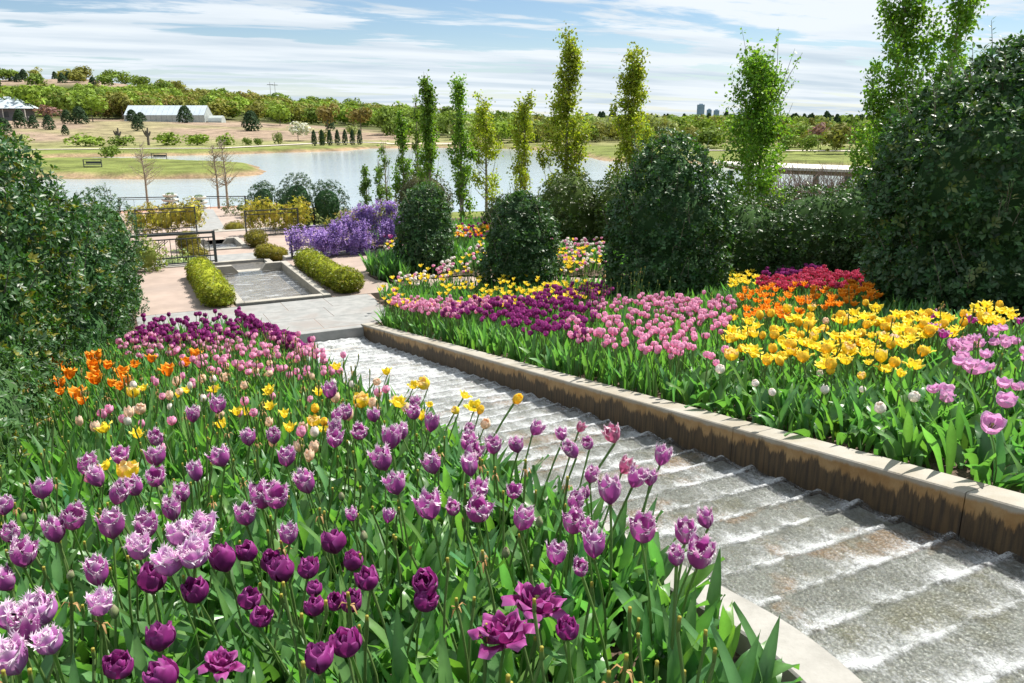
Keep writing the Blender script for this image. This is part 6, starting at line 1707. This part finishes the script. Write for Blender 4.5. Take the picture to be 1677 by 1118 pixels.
# leafless shrub thicket beside it
th_ = empty('bare_thicket', (33.0, 31.0, -6.0)); tag(th_, 'brown leafless shrub thicket below the pavilion roof', 'shrub')
mb = MB(); r_ = np.random.default_rng(77)
for k in range(620):
    a = np.array([33.5 + r_.uniform(-4.2, 4.2), 31.0 + r_.uniform(-2, 2.0), -6.2]); e = a + np.array([r_.normal(0, 1.3), r_.normal(0, 1.3), r_.uniform(1.6, 3.9)])
    mb.tube([a, (a+e)/2 + r_.normal(0, 0.35, 3), e], [0.03, 0.02, 0.008], 3)
    e2 = (a+e)/2 + np.array([r_.normal(0, 0.9), r_.normal(0, 0.9), r_.uniform(0.3, 1.4)])
    mb.tube([(a+e)/2, ((a+e)/2 + e2)/2 + r_.normal(0, 0.1, 3), e2], [0.02, 0.015, 0.008], 3)
tag(under(mb.build('twigs', plain_mat('twig', (0.16, 0.11, 0.09), (0.25, 0.18, 0.15), 5, 0.9, 0.2)), th_), kind='stuff')

# ------------------------------------------------------------------ far country
def tz(x, y):
    return float(terrain(np.array([[x, y]]))[0])
def crown_tpl(seed, lobes, n, leafsize, conical=False):
    r_ = np.random.default_rng(seed)
    if conical:
        t_ = r_.random(n) ** 0.7
        rad = np.sqrt(np.clip(1.0 - ((t_ - 0.22) / np.where(t_ > 0.22, 0.80, 0.26)) ** 2, 0, 1)) * 0.42 * (1 - 0.35 * np.clip(t_ - 0.25, 0, 1))
        w = r_.random(n) * 6.28
        rr = rad * np.sqrt(r_.uniform(0.4, 1.0, n))
        P = np.stack([rr*np.cos(w), rr*np.sin(w), t_], 1)
        N = norm(np.stack([np.cos(w), np.sin(w), np.full(n, 0.5)], 1))
    else:
        L = []
        for k in range(lobes):
            a = r_.random()*6.28; q = r_.random() * 0.30
            L.append((q*math.cos(a), q*math.sin(a), r_.uniform(0.42, 0.78), r_.uniform(0.18, 0.30), r_.uniform(0.18, 0.30), r_.uniform(0.16, 0.25)))
        L = np.array(L)
        k = r_.integers(0, lobes, n)
        d = norm(r_.normal(size=(n, 3)) + np.array([0, 0, 0.35]))
        P = L[k, :3] + d * L[k, 3:] * r_.uniform(0.75, 1.05, (n, 1))
        N = d
    B = frames(norm(np.cross(N, r_.normal(size=(n, 3)))), N + r_.normal(0, 0.5, (n, 3)))
    a = Acc()
    tone = np.clip(1 + r_.normal(0, 0.2, n), 0.5, 1.6)
    a.scatter(np.array([(-.5, -.45, 0), (.55, -.25, .1), (-.1, .6, -.05)]), np.array([(0, 1, 2)]), P, B, leafsize * r_.uniform(0.6, 1.3, n), tone[:, None] * np.ones((1, 3)))
    return np.concatenate(a.V), np.concatenate(a.F3), np.concatenate(a.C)
FOREST = [crown_tpl(500 + k, 9, 380, 0.096) for k in range(7)]
CEDAR = [crown_tpl(520 + k, 1, 620, 0.10, True) for k in range(3)]
trunk_me = MB().tube([(0, 0, -0.05), (0.01, 0, 0.3), (0, 0.01, 0.6)], [0.03, 0.022, 0.008], 5).mesh('trunk', M['bark'], True)
PAL = {'green': (0.145, 0.215, 0.04), 'bright': (0.185, 0.27, 0.04), 'olive': (0.195, 0.20, 0.048), 'rust': (0.21, 0.17, 0.055), 'dark': (0.036, 0.068, 0.03), 'pale': (0.25, 0.29, 0.11), 'pink': (0.27, 0.16, 0.15), 'white': (0.55, 0.55, 0.48)}
def cmesh(name, tpl, c):
    V, F, C = tpl
    return mesh_np(name, V, F, M['far_leaf'], colors=np.clip(C * np.array(c), 0.004, 1))
_cm = {}
def far_tree(name, label, x, y, h, w, colname, v=0, conical=False, group=None, cat='tree', z=None, low=0.0):
    key = (colname, v % 4, conical)
    if key not in _cm:
        _cm[key] = cmesh('crown', (CEDAR[v % 3] if conical else FOREST[v % 7]), PAL[colname])
    zz = tz(x, y) if z is None else z
    r = empty(name, (x, y, zz), rnd.uniform(0, 6.28)); tag(r, label, cat, group)
    add_obj('crown', _cm[key], r, (0, 0, -0.22*h*low), (0, 0, 0), (w, w, h))
    add_obj('trunk', trunk_me, r, (0, 0, 0), (0, 0, 0), (h*0.7, h*0.7, h))
    return r
# the wood as a mass
def polar(th_deg, D):
    a = math.radians(th_deg + 26.8)
    return D * math.sin(a), D * math.cos(a)
wood_acc = Acc()
def plant_wood(thr, Dr, n, hr, cols, wr=(0.95, 1.35), conical=False):
    th = rng.uniform(thr[0], thr[1], n); D = np.sqrt(rng.uniform(Dr[0]**2, Dr[1]**2, n))
    a = np.radians(th + 26.8)
    P = np.stack([D*np.sin(a), D*np.cos(a)], 1)
    ok = water_dist(P) > 8
    P = P[ok]
    Z = terrain(P)
    n = len(P)
    h = rng.uniform(hr[0], hr[1], n)
    w = h * rng.uniform(wr[0], wr[1], n) * (0.6 if conical else 1)
    sel = vnoise(P, 88, 0.03) * 0.5 + 0.5 + rng.normal(0, 0.22, n)
    ci = np.clip((sel * len(cols)).astype(int), 0, len(cols) - 1)
    cc = np.array([PAL[c] for c in cols])[ci] * np.clip(1 + rng.normal(0, 0.12, (n, 1)), 0.6, 1.4)
    lib = CEDAR if conical else FOREST
    for v in range(len(lib)):
        ix = np.arange(v, n, len(lib))
        if len(ix) == 0: continue
        V, F, C = lib[v]
        ang = rng.random(len(ix)) * 6.28
        B = np.zeros((len(ix), 3, 3)); B[:, 0, 0] = np.cos(ang); B[:, 0, 1] = np.sin(ang); B[:, 1, 0] = -np.sin(ang); B[:, 1, 1] = np.cos(ang); B[:, 2, 2] = 1
        wood_acc.scatter(V, F, np.stack([P[ix, 0], P[ix, 1], Z[ix] - 0.22*h[ix]], 1), B, np.stack([w[ix], w[ix], h[ix]*1.1], 1), cc[ix], C)
plant_wood((-36, -23), (352, 490), 150, (9, 12), ['bright', 'bright', 'green', 'olive'])
plant_wood((-27, -12), (352, 510), 210, (8, 11), ['green', 'bright', 'olive', 'olive', 'rust'])
plant_wood((-16, -7), (330, 530), 130, (7, 10), ['bright', 'green', 'olive', 'olive', 'green'])
plant_wood((-9, 2), (235, 420), 130, (5.5, 9), ['bright', 'green', 'green', 'rust', 'olive'])
plant_wood((-4, 12), (186, 300), 150, (4.5, 7.5), ['green', 'bright', 'pale', 'olive', 'green'])
plant_wood((0, 12), (200, 420), 110, (5.0, 8), ['green', 'bright', 'pale', 'olive', 'green'])
plant_wood((9, 34), (142, 230), 120, (3.5, 6), ['pale', 'green', 'bright', 'olive', 'green'])
plant_wood((11, 36), (200, 380), 130, (5, 8), ['pale', 'green', 'bright', 'olive', 'green'])
plant_wood((-36, -4), (520, 1100), 120, (10, 13), ['green', 'green', 'olive', 'bright'], (1.2, 1.8))
plant_wood((-6, 36), (520, 1100), 120, (7, 9), ['green', 'green', 'olive', 'bright'], (1.4, 2.0))
plant_wood((-2, 36), (420, 900), 40, (7.5, 9.5), ['dark'], (1.0, 1.6), True)
plant_wood((14, 32), (260, 420), 60, (6.5, 8.5), ['dark'], (1.0, 1.2), True)
plant_wood((-33, -26), (640, 760), 16, (6, 9), ['dark'], (1.4, 2.0), True)
wd = wood_acc.build('far_woodland', M['far_leaf'], smooth=False)
tag(wd, 'spring woodland in green and rust covering the far hills', 'woodland', kind='stuff')
# edge trees one can tell apart
for i, (th_, D, h, w, c, lab) in enumerate([
        (-30.6, 342, 14, 17, 'bright', 'big bright green tree left of the greenhouse, highest in the wood edge'), (-28.6, 340, 12, 14, 'green', 'rounded green tree second from the left in the wood edge'),
        (-26.9, 314, 9, 10, 'bright', 'yellow green tree right above the meadow, left of the greenhouse'), (-29.3, 311, 5.5, 9, 'pink', 'purplish leafless looking tree patch at the meadow top'),
        (-25.2, 352, 11, 12, 'olive', 'olive tree just behind the greenhouse left end'), (-15.7, 300, 7.5, 9, 'bright', 'bright green tree below the rusty wood right of the greenhouse'),
        (-12.6, 262, 9, 9, 'rust', 'rust coloured tree above the bare bank'), (-10.4, 258, 9, 9.5, 'rust', 'second rust coloured tree above the far beach'),
        (-8.6, 250, 9, 8, 'green', 'mid green tree above the far beach'), (9.4, 205, 7, 7, 'pale', 'grey green tree beyond the far shore, right of the tall yellow tree'),
        (20.5, 170, 5, 4.5, 'pink', 'pink flowering tree on the far right lawn'), (22.4, 168, 4.2, 3.5, 'pink', 'second pink flowering tree on the far right lawn'),
        (18.0, 172, 6, 6, 'olive', 'rusty green tree left of the pink flowering trees'), (21.5, 166, 4.5, 4, 'bright', 'lime green bush between the pink trees'),
        (-11.0, 205, 4.5, 4.0, 'pale', 'small pale tree near the beach end'), (-14.6, 212, 5.0, 8, 'white', 'white blossoming small trees above the shore path')]):
    x, y = polar(th_, D)
    far_tree('woodland_tree', lab, x, y, h, w, c, i, group='trees at the edge of the wood')
# dark cedars on the meadow
for i, (x, y, h, w, lab) in enumerate([(-19.3, 277.7, 5.2, 5, 'dark pointed cedar below the pale roofed house'), (-16, 275.9, 3.6, 4, 'small dark cedar right of the pointed one'), (-11.8, 268.2, 4.0, 4.4, 'third dark cedar along the meadow top from the left'),
        (-20.8, 243.1, 4.2, 5.5, 'dark round cedar at the left picture edge'), (-7.9, 300, 4.4, 4.2, 'dark cedar at the wood edge'), (-4.2, 300, 5.4, 7, 'wide dark evergreen at the wood edge'),
        (11.8, 318, 4.0, 5.5, 'dark cedar at the left end of the greenhouse'), (14.5, 317, 3.2, 5.0, 'low dark cedar against the greenhouse wall'), (10.9, 261.1, 4.2, 4.6, 'lone dark round cedar on the open meadow'),
        (28.3, 309, 5.6, 7.2, 'dark cedar in front of the greenhouse'), (42, 257.3, 5.8, 7.2, 'large dark cedar pair right of the greenhouse'), (68.4, 267, 4.0, 4.2, 'small dark cedar on the bare bank'), (-7.2, 243, 2.6, 2.6, 'tiny cedar in the middle of the left meadow')]):
    far_tree('cedar', lab, x, y, h, w, 'dark', i, True, 'cedars on the meadow')
# shrub row along the far shore path
for i, (px_th, D, h, w, c, lab) in enumerate([(-30.9, 205, 2.8, 6, 'pale', 'pale bush at the left end of the far shore row'), (-27.5, 196, 3.0, 7.5, 'bright', 'yellow green mound in the far shore row, first from left'),
        (-25.2, 194, 2.4, 6, 'green', 'low dark green mound in the far shore row'), (-22.7, 194, 3.0, 7, 'bright', 'yellow green mound in the middle of the far shore row'), (-21.0, 193, 3.0, 6, 'bright', 'yellow green mound right of the middle in the far shore row'),
        (-19.2, 193, 2.8, 5, 'bright', 'rounded lime bush near the right end of far shore row'), (-18.0, 190, 1.9, 2.4, 'green', 'small round green bush by the path'), (-17.2, 190, 1.9, 2.2, 'green', 'second small round green bush by the path'),
        (-15.9, 192, 3.4, 2.5, 'pale', 'thin young tree on the far lawn'), (-12.9, 188, 3.6, 2.4, 'olive', 'small brownish young tree on the far lawn')]):
    x, y = polar(px_th, D)
    far_tree('shore_bush', lab, x, y, h*1.5, w*1.1, c, i, group='bushes along the far shore', cat='bush', low=1.55)
x, y = 1.6, 143.0
far_tree('shore_bush', 'round grey green bush on the grassy spit', x, y, 3.4, 4.0, 'green', 3, group='bushes along the far shore', cat='bush', low=1.55)
for k in range(7):
    x, y = 42.0 + 1.9*k, 178.5 + 0.7*k
    far_tree('shore_conifer', ('first', 'second', 'third', 'fourth', 'fifth', 'sixth', 'last')[k] + ' dark upright conifer from the left in the row by the shore path', x, y, 3.3, 1.7, 'dark', k, True, 'row of conifers at the shore')
# pruned purplish stumps of trees
for i, (th_, D, lab) in enumerate(((-25.6, 197, 'pollarded brown tree stump with raised arms on the far meadow'), (-23.9, 196, 'second pollarded brown stump to the right'))):
    x, y = polar(th_, D); z = tz(x, y)
    r = empty('pollard_tree', (x, y, z)); tag(r, lab, 'tree', 'pollarded trees')
    mb = MB(); mb.tube([(0, 0, -0.2), (0, 0, 1.3), (0.1, 0, 2.0)], [0.30, 0.26, 0.22], 7)
    add_obj('trunk', mb.mesh('trunk', M['bark'], True), r)
    mb = MB()
    for s in (-0.75, -0.3, 0.1, 0.6):
        mb.tube([(0, 0, 1.7), (s*0.7, 0.1, 2.4), (s, 0.2*s, 3.3 + 0.5*math.sin(9*s))], [0.2, 0.2, 0.16], 6)
    add_obj('limb', mb.mesh('limb', M['bark'], True), r)
# far shore path and beach
def ribbon(name, pts, w, mat, lift=0.12):
    pts = np.asarray(pts, float)
    s = np.concatenate([[0], np.cumsum(np.linalg.norm(np.diff(pts, axis=0), axis=1))])
    q = np.linspace(0, s[-1], 90)
    P = np.stack([np.interp(q, s, pts[:, 0]), np.interp(q, s, pts[:, 1])], 1)
    T = norm(np.gradient(P, axis=0)); Nn = np.stack([-T[:, 1], T[:, 0]], 1)
    A_ = P + Nn*w/2; B_ = P - Nn*w/2
    V = np.concatenate([np.c_[A_, terrain(A_) + lift], np.c_[B_, terrain(B_) + lift]])
    n = len(P)
    F = [(i, i+1, n+i+1, n+i) for i in range(n-1)]
    return tag(add_obj(name, mesh_np(name, V, np.array(F), mat)), kind='structure')
M['path_far'] = plain_mat('pale_path', (0.42, 0.37, 0.32), (0.5, 0.45, 0.4), 0.6, 0.9, 0.1)
ribbon('shore_path', [(-40, 186), (-8, 180), (9.4, 176.5), (20.6, 172), (27, 177), (39.5, 187), (50, 196), (58, 193), (62, 188)], 2.6, M['path_far'])
ribbon('beach', [(60, 183.5), (70, 181), (80, 176)], 6.0, plain_mat('sand', (0.45, 0.34, 0.27), (0.52, 0.41, 0.33), 0.5, 0.95, 0.1))
ribbon('shore_path', [(100, 120), (120, 105), (150, 95)], 3.0, M['path_far'])

# swing benches on the spit
def swing_bench(label, x, y, rz, s=1.0):
    z = tz(x, y)
    r = empty('swing_bench', (x, y, z), rz); tag(r, label, 'bench', 'benches on the grassy spit')
    for k in (-1, 1):
        add_obj('post', MB().box((-0.045, -0.045, -0.2), (0.045, 0.045, 0.95)).mesh('post', M['metal']), r, (k*1.12, 0, 0))
    add_obj('top_beam', MB().box((-1.18, -0.04, 0.93), (1.18, 0.04, 1.0)).mesh('top_beam', M['metal']), r)
    add_obj('seat', MB().box((-0.95, -0.28, 0.36), (0.95, 0.25, 0.42)).mesh('seat', M['metal']), r)
    add_obj('backrest', MB().box((-0.95, 0.24, 0.46), (0.95, 0.28, 0.74)).mesh('backrest', M['metal']), r)
    add_obj('foot_rail', MB().box((-1.1, -0.05, 0.02), (1.1, 0.05, 0.12)).mesh('foot_rail', M['metal']), r)
swing_bench('dark framed bench in the middle of the grassy spit', -0.9, 115.7, -0.45)
swing_bench('dark framed bench at the far waterside of the spit', 8.2, 137.0, -0.4)

# greenhouse
gh = empty('greenhouse', (25.3, 337.5, -2.5), -0.47); tag(gh, 'long pale translucent greenhouse with metal roof on the meadow', 'greenhouse')
M['poly'] = plain_mat('polycarbonate', (0.40, 0.47, 0.52), (0.47, 0.53, 0.57), 0.4, 0.45, 0.05)
M['poly_wall'] = plain_mat('clear_wall', (0.33, 0.37, 0.36), (0.42, 0.46, 0.44), 0.4, 0.5, 0.05)
Lg, Dg, He, Hr = 30.0, 9.0, 2.9, 6.4
npan = 15
for k in range(npan):
    xa = -Lg/2 + Lg*k/npan; xb = xa + Lg/npan - 0.08
    for s in (-1, 1):
        V = [(xa, s*Dg/2 - 0*s, He), (xb, s*Dg/2, He), (xb, 0, Hr), (xa, 0, Hr), (xa, s*Dg/2, He - 0.1), (xb, s*Dg/2, He - 0.1), (xb, 0, Hr - 0.1), (xa, 0, Hr - 0.1)]
        add_obj('roof_panel', MB().add(V, [(0,1,2,3),(7,6,5,4),(0,4,5,1),(1,5,6,2),(2,6,7,3),(3,7,4,0)]).mesh('roof_panel', M['poly']), gh)
    add_obj('wall_panel', MB().box((xa, -Dg/2, -1.5), (xb, -Dg/2 + 0.08, He - 0.15)).mesh('wall_panel', M['poly_wall']), gh)
add_obj('back_wall', MB().box((-Lg/2, Dg/2 - 0.1, -1.5), (Lg/2, Dg/2, He - 0.15)).mesh('back_wall', M['poly_wall']), gh)
for s in (-1, 1):
    V = [(s*Lg/2, -Dg/2, -1.5), (s*Lg/2, Dg/2, -1.5), (s*Lg/2, Dg/2, He - 0.15), (s*Lg/2, 0, Hr - 0.15), (s*Lg/2, -Dg/2, He - 0.15)]
    me = bpy.data.meshes.new('gable'); me.from_pydata(V, [], [(0, 1, 2, 3, 4)]); me.materials.append(M['poly_wall'])
    add_obj('gable', me, gh)
tn = []
for k in range(9):
    w = math.pi * k / 8
    tn.append((math.cos(w)*2.6, math.sin(w)*3.0))
V = [(16.0 + dx, a, b_) for dx in (0, 5.0) for a, b_ in tn]
mb = MB().add(V, [(k, k+1, 9+k+1, 9+k) for k in range(8)])
mb.add([(21.0, a, b_) for a, b_ in tn] + [(21.0, 0, 0)], [(k, k+1, 9) for k in range(8)])
add_obj('tunnel_house', mb.mesh('tunnel_house', M['poly_wall'], False), gh, (0, -1.5, -0.3))
# house at the far left
hx, hy = -29, 341
ho = empty('farm_house', (hx, hy, tz(hx, hy)), -0.3); tag(ho, 'pale hip roofed house at the far left edge above the meadow', 'house')
add_obj('wall', MB().box((-9, -5, -1), (9, 5, 4.2)).mesh('wall', plain_mat('dark_wall', (0.12, 0.12, 0.125), (0.18, 0.17, 0.17), 0.5, 0.8, 0.1)), ho)
V = [(-10.5, -6.5, 4.2), (10.5, -6.5, 4.2), (10.5, 6.5, 4.2), (-10.5, 6.5, 4.2), (-5.5, 0, 8.2), (5.5, 0, 8.2)]
mb = MB().add(V, [(0, 1, 5, 4), (2, 3, 4, 5)]); mb.add(V, [(1, 2, 5), (3, 0, 4)])
add_obj('roof', mb.mesh('roof', M['poly']), ho)
for k in range(5):
    add_obj('window', MB().box((-0.8, -0.1, 0), (0.8, 0.06, 1.8)).mesh('window', M['metal']), ho, (-7 + 3.5*k, -5.02, 1.3))
for (a, b_) in ((-10, -6), (10, -6), (3, -6)):
    add_obj('porch_post', MB().box((-0.12, -0.12, -1), (0.12, 0.12, 4.2)).mesh('porch_post', M['white_stone']), ho, (a, b_, 0))
# utility pylons on the skyline
for i, th_ in enumerate((-16.15, -15.85)):
    x, y = polar(th_, 900); z = tz(x, y)
    r = empty('utility_pole', (x, y, z)); tag(r, ('left', 'right')[i] + ' one of two thin utility poles on the skyline', 'pole', 'utility poles')
    add_obj('pole', MB().tube([(0, 0, -1), (0, 0, 14), (0, 0, 26)], [0.28, 0.22, 0.16], 6).mesh('pole', M['bark']), r)
    add_obj('crossarm', MB().box((-3, -0.2, 23), (3, 0.2, 23.5)).mesh('crossarm', M['bark']), r)
# distant city towers; the haze of distance is painted into their blue colour
M['tower'] = plain_mat('tower_haze_blue', (0.16, 0.26, 0.36), (0.22, 0.32, 0.42), 0.02, 0.4, 0.0)
M['tower_band'] = plain_mat('tower_band', (0.26, 0.36, 0.45), (0.3, 0.4, 0.48), 0.02, 0.5, 0.0)
for i, (x, y, w, h, lab) in enumerate(((3399.7, 4106.7, 46, 92, 'tallest blue grey office tower on the far skyline'), (3447.6, 4082.5, 30, 62, 'middle of three distant towers on the skyline'), (3488.7, 4061.7, 34, 58, 'rightmost distant block of the three towers'))):
    r = empty('office_tower', (x, y, -22), -0.7); tag(r, lab, 'tower', 'distant city towers')
    add_obj('shaft', MB().bbox((-w/2, -w/2, 0), (w/2, w/2, h), 1).mesh('shaft', M['tower']), r)
    for k in range(int(h/9)):
        add_obj('floor_band', MB().box((-w/2 - 0.5, -w/2 - 0.5, 6 + 9*k), (w/2 + 0.5, w/2 + 0.5, 8 + 9*k)).mesh('floor_band', M['tower_band']), r)
    add_obj('crown_block', MB().box((-w/4, -w/4, h), (w/4, w/4, h + 5)).mesh('crown_block', M['tower']), r)
# low stone block by the curb
blk = MB().bbox((0, 0, -0.3), (0.5, 0.35, 0), 0.01).build('stone_block', M['curb'], None, False, (1.20, 0.72, float(walltop(1.0)) - 0.06), (0, 0, 0.3))
tag(blk, 'pale stone block at the foot of the left curb, bottom edge', 'stone block')
